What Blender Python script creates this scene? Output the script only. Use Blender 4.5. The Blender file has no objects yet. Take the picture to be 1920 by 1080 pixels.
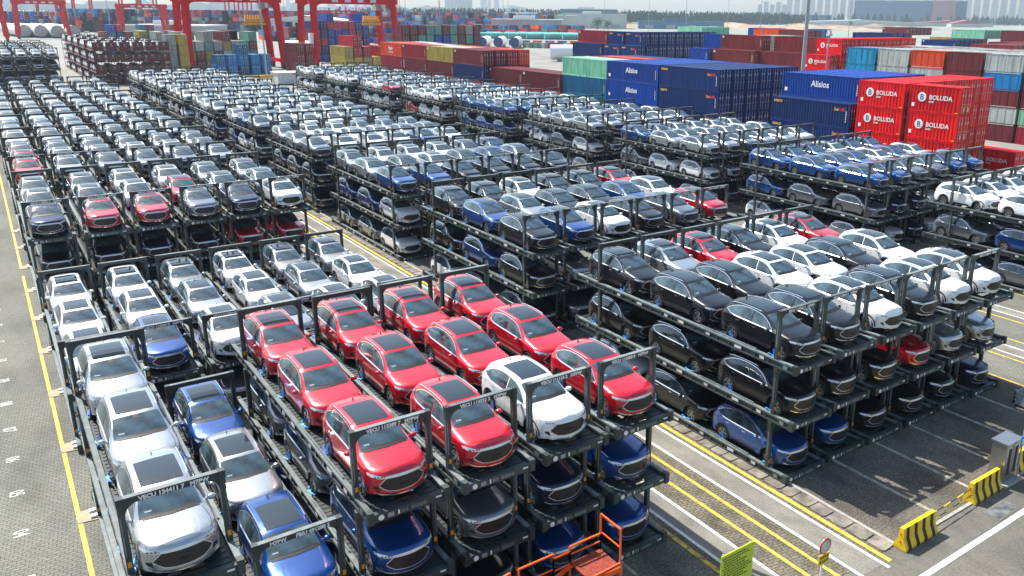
import bpy, bmesh, math, random
import numpy as np
from mathutils import Vector, Matrix
from mathutils.bvhtree import BVHTree
S = bpy.context.scene
COL = S.collection
# ------------------------------------------------------------------ camera
CH = 18.57
F, CX, CY = 1551.288, 1114.41, 495.2
PT, YW, RL = 0.29445, 0.635105, 0.011791
fw = Vector((math.sin(YW)*math.cos(PT), math.cos(YW)*math.cos(PT), -math.sin(PT)))
rt = Vector((math.cos(YW), -math.sin(YW), 0)); up = rt.cross(fw)
rt2 = rt*math.cos(RL)+up*math.sin(RL); up2 = up*math.cos(RL)-rt*math.sin(RL)
cd = bpy.data.cameras.new('camera'); cam = bpy.data.objects.new('camera', cd); COL.objects.link(cam)
cam.matrix_world = Matrix(((rt2.x, up2.x, -fw.x, 0), (rt2.y, up2.y, -fw.y, 0), (rt2.z, up2.z, -fw.z, CH), (0, 0, 0, 1)))
cd.sensor_width = 36; cd.lens = F/1920*36; cd.shift_x = (960-CX)/1920; cd.shift_y = (CY-540)/1920
cd.clip_start = 1; cd.clip_end = 20000
S.camera = cam
# ------------------------------------------------------------------ sky, sun, exposure
SUN = Vector((-0.18, 0.55, 0.82)).normalized()
W = bpy.data.worlds.new('World'); S.world = W; W.use_nodes = True
nt = W.node_tree; bg = nt.nodes['Background']
sky = nt.nodes.new('ShaderNodeTexSky'); sky.sky_type = 'NISHITA'; sky.sun_disc = False
sky.sun_elevation = math.asin(SUN.z); sky.sun_rotation = math.atan2(SUN.x, SUN.y)
sky.air_density = 1.3; sky.dust_density = 1.6; sky.ozone_density = 2.0
nt.links.new(sky.outputs[0], bg.inputs[0]); bg.inputs[1].default_value = 0.13
sl = bpy.data.lights.new('sun', 'SUN'); sl.energy = 5.0; sl.angle = math.radians(0.6); sl.color = (1, .96, .9)
so = bpy.data.objects.new('sun', sl); COL.objects.link(so); so.rotation_euler = SUN.to_track_quat('Z', 'Y').to_euler()
S.view_settings.view_transform = 'Standard'; S.view_settings.look = 'None'; S.view_settings.gamma = 1
S.view_settings.exposure = 0.72
S.cycles.max_bounces = 6; S.cycles.diffuse_bounces = 2; S.cycles.glossy_bounces = 3; S.cycles.transmission_bounces = 2
S.cycles.volume_bounces = 0; S.cycles.caustics_reflective = False; S.cycles.caustics_refractive = False

# ------------------------------------------------------------------ helpers
def tag(o, label=None, cat=None, group=None, kind=None):
    if label: o['label'] = label
    if cat: o['category'] = cat
    if group: o['group'] = group
    if kind: o['kind'] = kind
    return o
class MB:
    def __init__(s): s.v = []; s.f = []; s.m = []
    def quad(s, pts, m=0):
        n = len(s.v); s.v += [tuple(p) for p in pts]; s.f.append(tuple(range(n, n+len(pts)))); s.m.append(m)
    def box(s, x0, x1, y0, y1, z0, z1, m=0):
        n = len(s.v)
        s.v += [(x0,y0,z0),(x1,y0,z0),(x1,y1,z0),(x0,y1,z0),(x0,y0,z1),(x1,y0,z1),(x1,y1,z1),(x0,y1,z1)]
        for q in ((0,3,2,1),(4,5,6,7),(0,1,5,4),(1,2,6,5),(2,3,7,6),(3,0,4,7)):
            s.f.append(tuple(n+i for i in q)); s.m.append(m)
        return s
    def tube(s, a, b, r, m=0, n=8, r2=None, cap=True):
        a = Vector(a); b = Vector(b); r2 = r if r2 is None else r2
        d = (b-a).normalized(); u = d.orthogonal().normalized(); w = d.cross(u); k = len(s.v)
        for i in range(n):
            t = 2*math.pi*i/n; e = u*math.cos(t)+w*math.sin(t)
            s.v.append(tuple(a+e*r)); s.v.append(tuple(b+e*r2))
        for i in range(n):
            j = (i+1) % n; s.f.append((k+2*i, k+2*j, k+2*j+1, k+2*i+1)); s.m.append(m)
        if cap:
            s.f.append(tuple(k+2*i for i in reversed(range(n)))); s.m.append(m)
            s.f.append(tuple(k+2*i+1 for i in range(n))); s.m.append(m)
        return s
    def bar(s, a, b, w, h, m=0):
        a = Vector(a); b = Vector(b); d = (b-a).normalized()
        u = d.cross(Vector((0, 0, 1)))
        u = Vector((1, 0, 0)) if u.length < 1e-3 else u.normalized()
        v = u.cross(d).normalized(); n = len(s.v)
        for p in (a, b):
            for e, g in ((-1,-1),(1,-1),(1,1),(-1,1)): s.v.append(tuple(p+u*e*w/2+v*g*h/2))
        for q in ((0,1,2,3),(7,6,5,4),(0,4,5,1),(1,5,6,2),(2,6,7,3),(3,7,4,0)):
            s.f.append(tuple(n+i for i in q)); s.m.append(m)
        return s
    def prism(s, pts, ax, a, b, m=0):
        """pts: 2d polygon; ax: axis of extrusion from a to b"""
        n = len(pts); k = len(s.v)
        def P(p, c): return (c, p[0], p[1]) if ax == 'x' else ((p[0], c, p[1]) if ax == 'y' else (p[0], p[1], c))
        s.v += [P(p, a) for p in pts]+[P(p, b) for p in pts]
        s.f.append(tuple(k+i for i in range(n))); s.f.append(tuple(k+n+i for i in reversed(range(n)))); s.m += [m, m]
        for i in range(n):
            j = (i+1) % n; s.f.append((k+j, k+i, k+n+i, k+n+j)); s.m.append(m)
        return s
    def add(s, o, T=None, mm=None):
        n = len(s.v)
        s.v += [tuple(T @ Vector(p)) for p in o.v] if T is not None else o.v
        s.f += [tuple(n+i for i in q) for q in o.f]; s.m += [mm[i] for i in o.m] if mm else o.m
        return s
    def mesh(s, name, mats, smooth=None, fix=True):
        me = bpy.data.meshes.new(name); me.from_pydata(s.v, [], s.f)
        for m in mats: me.materials.append(m)
        if len(mats) > 1: me.polygons.foreach_set('material_index', s.m)
        if fix:
            bm = bmesh.new(); bm.from_mesh(me); bmesh.ops.recalc_face_normals(bm, faces=bm.faces); bm.to_mesh(me); bm.free()
        if smooth:
            me.shade_smooth(); me.set_sharp_from_angle(angle=math.radians(smooth))
        me.update(); return me
    def build(s, name, mats, parent=None, smooth=None, loc=None, rot=None):
        return link(name, s.mesh(name, mats if isinstance(mats, (list, tuple)) else [mats], smooth), parent, loc, rot)
def link(name, me, parent=None, loc=None, rot=None):
    o = bpy.data.objects.new(name, me); COL.objects.link(o)
    if parent: o.parent = parent
    if loc: o.location = loc
    if rot: o.rotation_euler = rot
    return o
def empty(name, loc=(0,0,0), rz=0):
    o = bpy.data.objects.new(name, None); o.empty_display_size = .3; COL.objects.link(o); o.location = loc; o.rotation_euler = (0, 0, rz); return o

# ------------------------------------------------------------------ materials
def nodes(m): m.use_nodes = True; return m.node_tree, m.node_tree.nodes['Principled BSDF']
def mat(name, c, rough=.6, metal=0., coat=0., var=0., vscale=3., emit=None, spec=.5, rnd=0, streak=None, dirt=None):
    m = bpy.data.materials.new(name); t, b = nodes(m)
    b.inputs['Base Color'].default_value = (*c, 1); b.inputs['Roughness'].default_value = rough
    b.inputs['Metallic'].default_value = metal; b.inputs['Coat Weight'].default_value = coat; b.inputs['Coat Roughness'].default_value = .04
    b.inputs['Specular IOR Level'].default_value = spec
    if var:
        tc = t.nodes.new('ShaderNodeTexCoord'); n = t.nodes.new('ShaderNodeTexNoise'); n.inputs['Scale'].default_value = vscale; n.inputs['Detail'].default_value = 5
        r = t.nodes.new('ShaderNodeMapRange'); r.inputs[1].default_value = .3; r.inputs[2].default_value = .7; r.inputs[3].default_value = 1-var; r.inputs[4].default_value = 1+var*.6
        mx = t.nodes.new('ShaderNodeMix'); mx.data_type = 'RGBA'; mx.blend_type = 'MULTIPLY'; mx.inputs[0].default_value = 1; mx.inputs[6].default_value = (*c, 1)
        if streak:
            mp = t.nodes.new('ShaderNodeMapping'); mp.inputs['Scale'].default_value = streak; t.links.new(tc.outputs['Object'], mp.inputs[0]); t.links.new(mp.outputs[0], n.inputs[0])
        else: t.links.new(tc.outputs['Object'], n.inputs[0])
        oi = t.nodes.new('ShaderNodeObjectInfo')
        if streak or rnd:
            n.noise_dimensions = '4D'; t.links.new(oi.outputs['Random'], n.inputs['W']) if not streak else None
            if streak:
                ml = t.nodes.new('ShaderNodeMath'); ml.operation = 'MULTIPLY'; ml.inputs[1].default_value = 40; t.links.new(oi.outputs['Random'], ml.inputs[0]); t.links.new(ml.outputs[0], n.inputs['W'])
        t.links.new(n.outputs[0], r.inputs[0]); val = r.outputs[0]
        if rnd:
            q = t.nodes.new('ShaderNodeMapRange'); q.inputs[3].default_value = 1-rnd; q.inputs[4].default_value = 1+rnd; t.links.new(oi.outputs['Random'], q.inputs[0])
            mm = t.nodes.new('ShaderNodeMath'); mm.operation = 'MULTIPLY'; t.links.new(val, mm.inputs[0]); t.links.new(q.outputs[0], mm.inputs[1]); val = mm.outputs[0]
        t.links.new(val, mx.inputs[7]); out = mx.outputs[2]
        if dirt:
            n2 = t.nodes.new('ShaderNodeTexNoise'); n2.inputs['Scale'].default_value = dirt[1]; n2.inputs['Detail'].default_value = 8
            t.links.new(tc.outputs['Object'], n2.inputs[0]); r2 = t.nodes.new('ShaderNodeMapRange'); t.links.new(n2.outputs[0], r2.inputs[0]); r2.inputs[1].default_value = dirt[2]; r2.inputs[2].default_value = dirt[2]+.1; r2.inputs[4].default_value = .85
            m2 = t.nodes.new('ShaderNodeMix'); m2.data_type = 'RGBA'; t.links.new(r2.outputs[0], m2.inputs[0]); t.links.new(out, m2.inputs[6]); m2.inputs[7].default_value = (*dirt[0], 1); out = m2.outputs[2]
        t.links.new(out, b.inputs[0])
    return m
def ground_mat(name, c1, c2, brick=None, stain=.35, sscale=.25, mortar=(.05,.05,.045), rough=.85, fine=.25, wet=0, msize=.012, herring=False):
    """paving or concrete: optional brick pattern, large stains, fine grain, in metres"""
    m = bpy.data.materials.new(name); t, b = nodes(m); N = t.nodes; L = t.links
    tc = N.new('ShaderNodeTexCoord'); b.inputs['Roughness'].default_value = rough; b.inputs['Specular IOR Level'].default_value = .25
    def noise(sc, det=4, stretch=None):
        n = N.new('ShaderNodeTexNoise'); n.inputs['Scale'].default_value = sc; n.inputs['Detail'].default_value = det
        if stretch:
            mp = N.new('ShaderNodeMapping'); mp.inputs['Scale'].default_value = stretch; L.new(tc.outputs['Object'], mp.inputs[0]); L.new(mp.outputs[0], n.inputs[0])
        else: L.new(tc.outputs['Object'], n.inputs[0])
        return n
    def mix(a, bb, f, mode='MIX'):
        x = N.new('ShaderNodeMix'); x.data_type = 'RGBA'; x.blend_type = mode
        for sock, v in ((0, f), (6, a), (7, bb)):
            if hasattr(v, 'is_linked') or hasattr(v, 'links'): L.new(v, x.inputs[sock])
            elif sock == 0: x.inputs[0].default_value = v
            else: x.inputs[sock].default_value = (*v, 1)
        return x.outputs[2]
    def rng(sock, a, bb, c, d):
        r = N.new('ShaderNodeMapRange'); L.new(sock, r.inputs[0])
        for i, v in enumerate((a, bb, c, d)): r.inputs[i+1].default_value = v
        return r.outputs[0]
    base = mix(c1, c2, rng(noise(sscale, 8).outputs[0], .35, .65, 0, 1))
    if brick:
        bt = N.new('ShaderNodeTexBrick'); bt.inputs['Scale'].default_value = 1; bt.inputs['Brick Width'].default_value = brick[0]; bt.inputs['Row Height'].default_value = brick[1]
        bt.inputs['Mortar Size'].default_value = msize; bt.inputs['Mortar Smooth'].default_value = .3; bt.inputs['Bias'].default_value = 0
        bt.inputs['Color1'].default_value = (1,1,1,1); bt.inputs['Color2'].default_value = (.84,.84,.82,1); bt.inputs['Mortar'].default_value = (*[x/max(.02, c1[i]) for i, x in enumerate(mortar)], 1)
        mp = N.new('ShaderNodeMapping'); mp.inputs['Rotation'].default_value = (0, 0, brick[2] if len(brick) > 2 else 0)
        ad = N.new('ShaderNodeVectorMath'); ad.operation = 'ADD'; sc = N.new('ShaderNodeVectorMath'); sc.operation = 'SCALE'; sc.inputs[3].default_value = .05
        L.new(noise(6, 2).outputs[1], sc.inputs[0]); L.new(tc.outputs['Object'], ad.inputs[0]); L.new(sc.outputs[0], ad.inputs[1])
        L.new(ad.outputs[0], mp.inputs[0]); L.new(mp.outputs[0], bt.inputs[0])
        base = mix(base, bt.outputs[0], 1., 'MULTIPLY')
    base = mix(base, (1-stain,)*3, rng(noise(sscale*3.3, 9, (1, .35, 1)).outputs[0], .48, .72, 0, 1), 'MULTIPLY')
    g = N.new('ShaderNodeMapRange'); L.new(noise(14, 3).outputs[0], g.inputs[0]); g.inputs[1].default_value = .3; g.inputs[2].default_value = .7; g.inputs[3].default_value = 1-fine; g.inputs[4].default_value = 1+fine
    base = mix(base, g.outputs[0], 1., 'MULTIPLY')
    L.new(base, b.inputs[0]); return m
M = {}
M['rack'] = mat('rack_paint', (.036,.050,.050), .5, var=.3, vscale=2, rnd=.35, dirt=((.09,.05,.03), 5, .66))
M['rackedge'] = mat('rack_edge', (.15,.18,.175), .5, var=.4, vscale=3, rnd=.3)
M['deck'] = mat('deck_plate', (.035,.05,.05), .55, var=.4, vscale=3, rnd=.3, dirt=((.12,.10,.08), 3, .6))
M['maroon_rack'] = mat('maroon_rack', (.10,.018,.018), .6, var=.2)
M['glass'] = mat('car_glass', (.06,.10,.12), .05, spec=.9, var=.75, vscale=1.7)
M['roofglass'] = mat('roof_glass', (.022,.034,.040), .06, spec=.7)
M['paper'] = mat('paper', (.38,.40,.40), .6)
M['black'] = mat('black_plastic', (.012,.012,.013), .55)
M['chrome'] = mat('chrome', (.78,.80,.82), .18, .85)
M['silvertrim'] = mat('silver_trim', (.62,.65,.68), .3, .5)
M['tyre'] = mat('rubber', (.012,.012,.012), .8)
M['rim'] = mat('rim', (.30,.31,.32), .3, .8)
M['lamp'] = mat('lamp_glass', (.62,.64,.66), .12, .4, 1)
M['tail'] = mat('tail_lamp', (.35,.01,.012), .2, 0, 1)
M['white'] = mat('white_paint', (.80,.80,.78), .5)
M['worn_white'] = mat('worn_white_paint', (.62,.62,.58), .6, var=.35, vscale=3)
M['yellow'] = mat('yellow_paint', (.72,.42,.03), .6, var=.3, vscale=2.5)
M['orange'] = mat('orange_paint', (.82,.12,.015), .45, var=.12)
M['reflector'] = mat('amber_reflector', (.9,.33,.01), .3)
M['redref'] = mat('red_reflector', (.6,.02,.02), .3)
M['strap'] = mat('blue_strap', (.012,.10,.42), .6)
M['strapl'] = mat('light_blue_strap', (.10,.42,.62), .6)
M['grey'] = mat('grey_steel', (.33,.35,.36), .45, .3)
M['cranered'] = mat('crane_red', (.58,.002,.010), .65, var=.15, vscale=.5, spec=.12, dirt=((.12,.03,.02), 2, .7))
M['concrete'] = mat('concrete', (.36,.34,.30), .9, var=.25, vscale=4)
gm = bpy.data.materials.new('grille'); t, b = nodes(gm); b.inputs['Roughness'].default_value = .35
tc = t.nodes.new('ShaderNodeTexCoord'); wv = t.nodes.new('ShaderNodeTexWave'); wv.bands_direction = 'X'; wv.inputs['Scale'].default_value = 9
rp = t.nodes.new('ShaderNodeValToRGB'); rp.color_ramp.elements[0].position = .55; rp.color_ramp.elements[0].color = (.008,.008,.009,1); rp.color_ramp.elements[1].color = (.04,.04,.045,1); rp.color_ramp.elements[1].position = .9
t.links.new(tc.outputs['Object'], wv.inputs[0]); t.links.new(wv.outputs[0], rp.inputs[0]); t.links.new(rp.outputs[0], b.inputs[0]); M['grille'] = gm
PAINT = {'W': ('white', (.80,.81,.80), 0, .35), 'S': ('silver', (.42,.45,.465), .7, .27), 'G': ('grey', (.16,.18,.20), .6, .3), 'K': ('black', (.008,.010,.012), .1, .3),
         'R': ('red', (.60,.002,.016), .3, .28), 'B': ('blue', (.003,.058,.25), .45, .28), 'N': ('dark navy', (.012,.022,.055), .4, .3)}
for k, (n, c, me, ro) in PAINT.items(): M[k] = mat('car_paint_'+n.replace(' ', '_'), c, ro, me, .55 if k in 'KN' else 1., spec=.3 if k in 'KN' else .5)
# ------------------------------------------------------------------ car
KEY = dict(
 zt=[(-2.35,.84),(-2.315,.94),(-2.24,1.0),(-2.0,1.05),(-1.6,1.105),(-1.15,1.15),(-1.0,1.22),(-.65,1.42),(-.3,1.585),(-.1,1.635),(.3,1.665),(.9,1.67),(1.4,1.64),(1.8,1.57),(2.03,1.36),(2.17,1.18),(2.25,1.05),(2.32,.95),(2.35,.85)],
 zb=[(-2.35,.78),(-2.315,.84),(-2.24,.90),(-2.0,.965),(-1.5,1.01),(-1.0,1.04),(0,1.06),(1.0,1.09),(1.6,1.13),(2.1,1.06),(2.25,.98),(2.35,.80)],
 wb=[(-2.35,.78),(-2.315,.83),(-2.2,.87),(-1.9,.90),(-1.4,.905),(0,.90),(1.3,.915),(1.8,.89),(2.1,.84),(2.25,.79),(2.35,.70)],
 wr=[(-2.35,.56),(-2.2,.66),(-1.2,.755),(-1.0,.735),(-.3,.655),(.2,.65),(1.2,.64),(1.8,.63),(2.03,.64),(2.2,.66),(2.35,.5)],
 dr=[(-2.35,.03),(-1.1,.03),(-.3,.055),(1.7,.055),(2.3,.03)],
 bow=[(-2.35,.34),(-2.0,.25),(-1.2,.12),(-.3,.08),(.1,0),(1.6,0),(2.0,-.08),(2.35,-.22)])
def kv(k, y): a = KEY[k]; return float(np.interp(y, [p[0] for p in a], [p[1] for p in a]))
AX = (-1.43, 1.335)
def body_mesh(ys, nc):
    """loft of the shell: returns verts, faces, mats (0 paint, 1 black underside)"""
    rows = []
    for y in ys:
        zt, zb, wb, wr, dr, bow = (kv(k, y) for k in ('zt','zb','wb','wr','dr','bow'))
        zs = float(np.interp(y, [-2.35,-2.1,2.1,2.35], [.34,.26,.28,.38])); arch = 0
        for a in AX:
            if abs(y-a) < .41: arch = max(arch, .35+math.sqrt(.41**2-(y-a)**2))
        zu = zs-.06 if arch < zs else arch
        zs = max(zs, arch)
        z6 = zb-.02; z5 = min(max(.80, zs+.11), z6-.03); z4 = min(max(.62, zs+.07), z5-.03); z3 = min(zs+.05, z4-.02)
        g7 = (wb-.04, zb+.02); g9 = (wr, zt-dr)
        P = [(0, .24), (.60, zu), (wb+.005, zs), (wb+.028, z3), (wb+.03, z4), (wb+.018, z5), (wb, z6), g7,
             ((g7[0]+g9[0])/2+.018, (g7[1]+g9[1])/2+.01), g9, (wr*.82, zt-dr*.35), (wr*.45, zt-dr*.06), (0, zt)]
        R = [(-x, z) for x, z in reversed(P[1:])]
        ring = P+R[1:]  # 0..12 right, then left back down to 1
        rows.append([(x, y+bow*(x/.9)**2, z) for x, z in ring])
    n = len(rows[0]); v = [p for r in rows for p in r]; f = []; m = []
    for i in range(len(rows)-1):
        for j in range(n):
            k = (j+1) % n
            f.append((i*n+j, i*n+k, (i+1)*n+k, (i+1)*n+j)); m.append(1 if j in (0, 1, n-1, n-2) else 0)
    for r, sgn in ((0, 1), (len(rows)-1, -1)):   # end caps
        y = ys[r]; bow = kv('bow', y); base = rows[r]
        idx = {}
        for j in range(0, 13):
            x1, _, z = base[j]
            for c in range(nc+1):
                x = x1*(1-2*c/nc)
                idx[j, c] = len(v); v.append((x, y+bow*(x/.9)**2, z))
        for j in range(0, 12):
            for c in range(nc):
                q = (idx[j,c], idx[j+1,c], idx[j+1,c+1], idx[j,c+1]); f.append(q if sgn > 0 else q[::-1]); m.append(0)
    return v, f, m
class Patch:
    def __init__(s, v, f): s.b = BVHTree.FromPolygons([Vector(p) for p in v], f)
    def hit(s, p, d, off):
        h = s.b.ray_cast(Vector(p), Vector(d))
        if h[0] is None:
            h = s.b.find_nearest(Vector(p)+Vector(d)*1.2)
        n = h[1] if h[1].dot(Vector(d)) < 0 else -h[1]
        return tuple(h[0]+n*off*OM)
    def strip(s, mb, lo, hi, nu, nv, plane, d, off, m=0):
        """surface between curves lo(t) and hi(t) in a plane, projected on the body"""
        k = len(mb.v)
        for i in range(nu+1):
            t = i/nu; a = lo(t); b = hi(t)
            for j in range(nv+1):
                u = j/nv; p = (a[0]+(b[0]-a[0])*u, a[1]+(b[1]-a[1])*u)
                if plane == 'xz': q = (p[0], d[1]*-4, p[1])
                elif plane == 'yz': q = (d[0]*-3, p[0], p[1])
                else: q = (p[0], p[1], 4)
                mb.v.append(s.hit(q, d, off))
        for i in range(nu):
            for j in range(nv):
                a = k+i*(nv+1)+j; mb.f.append((a, a+1, a+nv+2, a+nv+1)); mb.m.append(m)
def curve(pts):
    ts = np.linspace(0, 1, len(pts)); X = [p[0] for p in pts]; Z = [p[1] for p in pts]
    return lambda t: (float(np.interp(t, ts, X)), float(np.interp(t, ts, Z)))
WU = [(-0.86, 1.065), (-0.62, 1.25), (-0.38, 1.4), (-0.12, 1.505), (0.2, 1.555), (0.55, 1.575), (0.95, 1.56), (1.25, 1.51), (1.5, 1.43), (1.78, 1.29)]
WL = [(-0.86, 1.055), (-0.62, 1.07), (-0.38, 1.075), (-0.12, 1.08), (0.2, 1.085), (0.55, 1.095), (0.95, 1.11), (1.25, 1.125), (1.5, 1.165), (1.78, 1.275)]
def sub(pts, y0, y1, n=6):
    ys = np.linspace(y0, y1, n); return [(float(y), float(np.interp(y, [p[0] for p in pts], [p[1] for p in pts]))) for y in ys]
def car_parts(lod):
    global OM; OM = (1, 3.2, 4)[lod]
    if lod == 0: ys = sorted(set([-2.35,-2.335,-2.31,-2.27,-2.22,-2.12,-2.0]+[round(-1.9+.07*i,3) for i in range(58)]+[2.12,2.2,2.25,2.29,2.32,2.34,2.35])); nc = 12; q = 1
    elif lod == 1: ys = [-2.35,-2.31,-2.22,-2.05,-1.84,-1.8,-1.7,-1.55,-1.43,-1.3,-1.15,-1.05,-1.0,-.65,-.3,-.1,.3,.92,.96,1.1,1.3,1.5,1.65,1.75,1.9,2.0,2.17,2.25,2.32,2.35]; nc = 6; q = .5
    else: ys = [-2.35,-2.25,-1.84,-1.75,-1.43,-1.1,-1.0,-.3,.3,.93,1.02,1.35,1.7,1.76,2.1,2.35]; nc = 4; q = .34
    Q = lambda n: max(1, round(n*q))
    v, f, m = body_mesh(ys, nc); P = Patch(v, f); out = {}
    B = MB(); B.v = v; B.f = f; B.m = m; out['body'] = B
    ft = (0, 1, 0); dn = (0, 0, -1)
    g = MB(); P.strip(g, curve([(-.735,-1.02),(-.35,-1.08),(0,-1.10),(.35,-1.08),(.735,-1.02)]), curve([(-.62,-.31),(-.3,-.355),(0,-.37),(.3,-.355),(.62,-.31)]), Q(10), Q(8), 'xy', dn, .008); 
    if lod == 0:
        P.strip(g, curve([(-.10,-.50),(.10,-.50)]), curve([(-.07,-.375),(.07,-.375)]), 2, 1, 'xy', dn, .014, 1); P.strip(g, curve([(-.66,-1.0),(0,-1.07),(.66,-1.0)]), curve([(-.655,-.965),(0,-1.03),(.655,-.965)]), 8, 1, 'xy', dn, .012, 1)
        P.strip(g, curve([(-.58,-.90),(-.42,-.92)]), curve([(-.57,-.865),(-.41,-.885)]), 1, 1, 'xy', dn, .014, 2)
    out['windscreen'] = g
    g = MB(); P.strip(g, curve([(-.51,-.19),(0,-.22),(.51,-.19)]), curve([(-.50,1.12),(.50,1.12)]), Q(6), Q(7), 'xy', dn, .008); out['sunroof'] = g
    g = MB(); P.strip(g, curve([(-.55,1.86),(.55,1.86)]), curve([(-.6,2.1),(0,2.16),(.6,2.1)]), Q(5), Q(4), 'xy', dn, .008); out['rear_window'] = g
    for s in (-1, 1):
        d = (-s, 0, 0)
        for nm, a, b in (('a', -.86, .28), ('b', .33, 1.78)):
            g = MB(); P.strip(g, curve(sub(WL, a, b)), curve(sub(WU, a, b)), Q(9), Q(4), 'yz', d, .007); out['side_window', s, nm] = g
        g = MB()
        off = .012
        P.strip(g, curve([(y, z-.028) for y, z in WL]), curve(WL), Q(18), 1, 'yz', d, off)
        P.strip(g, curve(WU), curve([(y, z+.022) for y, z in WU]), Q(18), 1, 'yz', d, off)
        if lod < 2: out['window_trim', s] = g
        g = MB()
        for a in AX:
            n = Q(14); arc = [(a+math.cos(t)*.41, .35+math.sin(t)*.41) for t in np.linspace(math.pi, 0, n+1)]; ar2 = [(a+math.cos(t)*.47, .35+math.sin(t)*.47) for t in np.linspace(math.pi, 0, n+1)]
            if lod < 2: P.strip(g, curve(arc), curve(ar2), n, 1, 'yz', d, .01)
        P.strip(g, curve([(-1.0,.29),(.92,.29)]), curve([(-.98,.38),(.90,.38)]), Q(6), 1, 'yz', d, .012)
        g.box(min(s*.55, s*.6), max(s*.55, s*.6), -1.85, -1.0, .3, .78); g.box(min(s*.55, s*.6), max(s*.55, s*.6), .9, 1.75, .3, .78)
        out['cladding', s] = g
        if lod < 2:
            g = MB(); P.strip(g, curve([(-.98,.262),(.90,.262)]), curve([(-.98,.288),(.90,.288)]), Q(6), 1, 'yz', d, .02); out['sill_trim', s] = g
        if lod == 0:
            for y, z in ((-.02, .93), (.95, .96)):
                g = MB(); P.strip(g, curve([(y, z), (y+.2, z)]), curve([(y, z+.03), (y+.2, z+.03)]), 2, 1, 'yz', d, .03); out['door_handle', s, y] = g
            g = MB()
            P.strip(g, curve([(-.35, .45), (-.33, .95)]), curve([(-.342, .45), (-.322, .95)]), 3, 1, 'yz', d, .004); out['panel_seam', s, 1] = g; g = MB(); P.strip(g, curve([(.30, .42), (.30, 1.0)]), curve([(.308, .42), (.308, 1.0)]), 3, 1, 'yz', d, .004)
            out['panel_seam', s, 2] = g; g = MB()
            P.strip(g, curve([(s*.715,-1.12),(s*.80,-1.6),(s*.74,-2.13)]), curve([(s*.705,-1.12),(s*.788,-1.6),(s*.728,-2.13)]), 9, 1, 'xy', dn, .006)
            out['panel_seam', s] = g
        if lod < 2:
            g = MB(); pr = (0,0,-1)
            pts = [P.hit((s*.635, y, 4), dn, .0) for y in np.linspace(-.05, 1.6, Q(8)+1)]
            for a, b in zip(pts, pts[1:]): g.tube((a[0], a[1], a[2]+.03), (b[0], b[1], b[2]+.03), .016, n=5)
            out['roof_rail', s] = g
            g = MB(); c = Vector((s*1.02, -.73, 1.08))
            for i, (yy, w, h) in enumerate(((-.10,.05,.04), (-.06,.10,.075), (0,.115,.08), (.04,.11,.075))):
                for k in range(8):
                    t = 2*math.pi*k/8; g.v.append((c.x+math.cos(t)*w, c.y+yy, c.z+math.sin(t)*h))
            for i in range(3):
                for k in range(8): g.f.append((i*8+k, i*8+(k+1)%8, i*8+8+(k+1)%8, i*8+8+k)); g.m.append(0)
            g.f.append(tuple(range(8))); g.m.append(0); g.f.append(tuple(range(31, 23, -1))); g.m.append(0)
            g.box(*sorted((s*.86, s*.95)), -.75, -.68, 1.02, 1.07); out['mirror', s] = g
        g = MB(); P.strip(g, curve([(s*.47,.80),(s*.62,.81),(s*.76,.84),(s*.88,.875)]), curve([(s*.47,.84),(s*.62,.89),(s*.76,.925),(s*.88,.935)]), Q(6), Q(2), 'xz', ft, .012)
        if lod < 2:
            for c in (.56, .64, .72): P.strip(g, curve([(s*c, .835), (s*(c+.045), .84)]), curve([(s*(c+.005), .865), (s*(c+.05), .873)]), 1, 1, 'xz', ft, .016, 1)
        out['headlight', s] = g
        if lod < 2:
            g = MB(); P.strip(g, curve([(s*.66,.42),(s*.80,.52)]), curve([(s*.70,.58),(s*.82,.60)]), 2, 1, 'xz', ft, .01); out['air_vent', s] = g
            g = MB(); P.strip(g, curve([(s*.35,.86),(s*.80,.84)]), curve([(s*.35,.93),(s*.78,.95)]), 4, 1, 'xz', (0,-1,0), .012); P.strip(g, curve([(2.0,.93),(2.2,.90)]), curve([(2.0,.98),(2.2,.98)]), 3, 1, 'yz', d, .012); out['tail_light', s] = g
    GU = [(-.63,.585),(-.56,.66),(-.46,.77),(-.2,.785),(0,.787),(.2,.785),(.46,.77),(.56,.66),(.63,.585)]
    GL = [(-.63,.575),(-.54,.49),(-.42,.41),(-.2,.385),(0,.38),(.2,.385),(.42,.41),(.54,.49),(.63,.575)]
    GU = [(x*1.04, z+.035) for x, z in GU]; GL = [(x*1.04, z+.02) for x, z in GL]
    g = MB(); P.strip(g, curve(GL), curve(GU), Q(16), Q(5), 'xz', ft, .012); out['grille'] = g
    g = MB(); sc = lambda pts, k, dz: [(x*k, z+dz) for x, z in pts]
    if lod < 2:
        P.strip(g, curve(GL), curve(sc(GL, 1.035, -.018)), Q(16), 1, 'xz', ft, .018)
        P.strip(g, curve([(-.685,.62),(-.61,.71),(-.505,.82)]), curve([(-.655,.62),(-.582,.695),(-.478,.805)]), 4, 1, 'xz', ft, .018)
        P.strip(g, curve([(.685,.62),(.61,.71),(.505,.82)]), curve([(.655,.62),(.582,.695),(.478,.805)]), 4, 1, 'xz', ft, .018)
        g.box(-.13, .13, -2.375, -2.36, .53, .60, 1)
    P.strip(g, curve([(-.50,.81),(-.2,.825),(0,.827),(.2,.825),(.50,.81)]), curve([(-.49,.875),(-.2,.895),(0,.90),(.2,.895),(.49,.875)]), Q(8), Q(2), 'xz', ft, .02); out['front_trim'] = g
    g = MB(); P.strip(g, curve([(-.80,.40),(-.62,.31),(-.3,.275),(0,.27),(.3,.275),(.62,.31),(.80,.40)]), curve([(-.80,.43),(-.60,.34),(-.3,.305),(0,.30),(.3,.305),(.60,.34),(.80,.43)]), Q(12), 1, 'xz', ft, .025); out['front_lip'] = g
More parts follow.
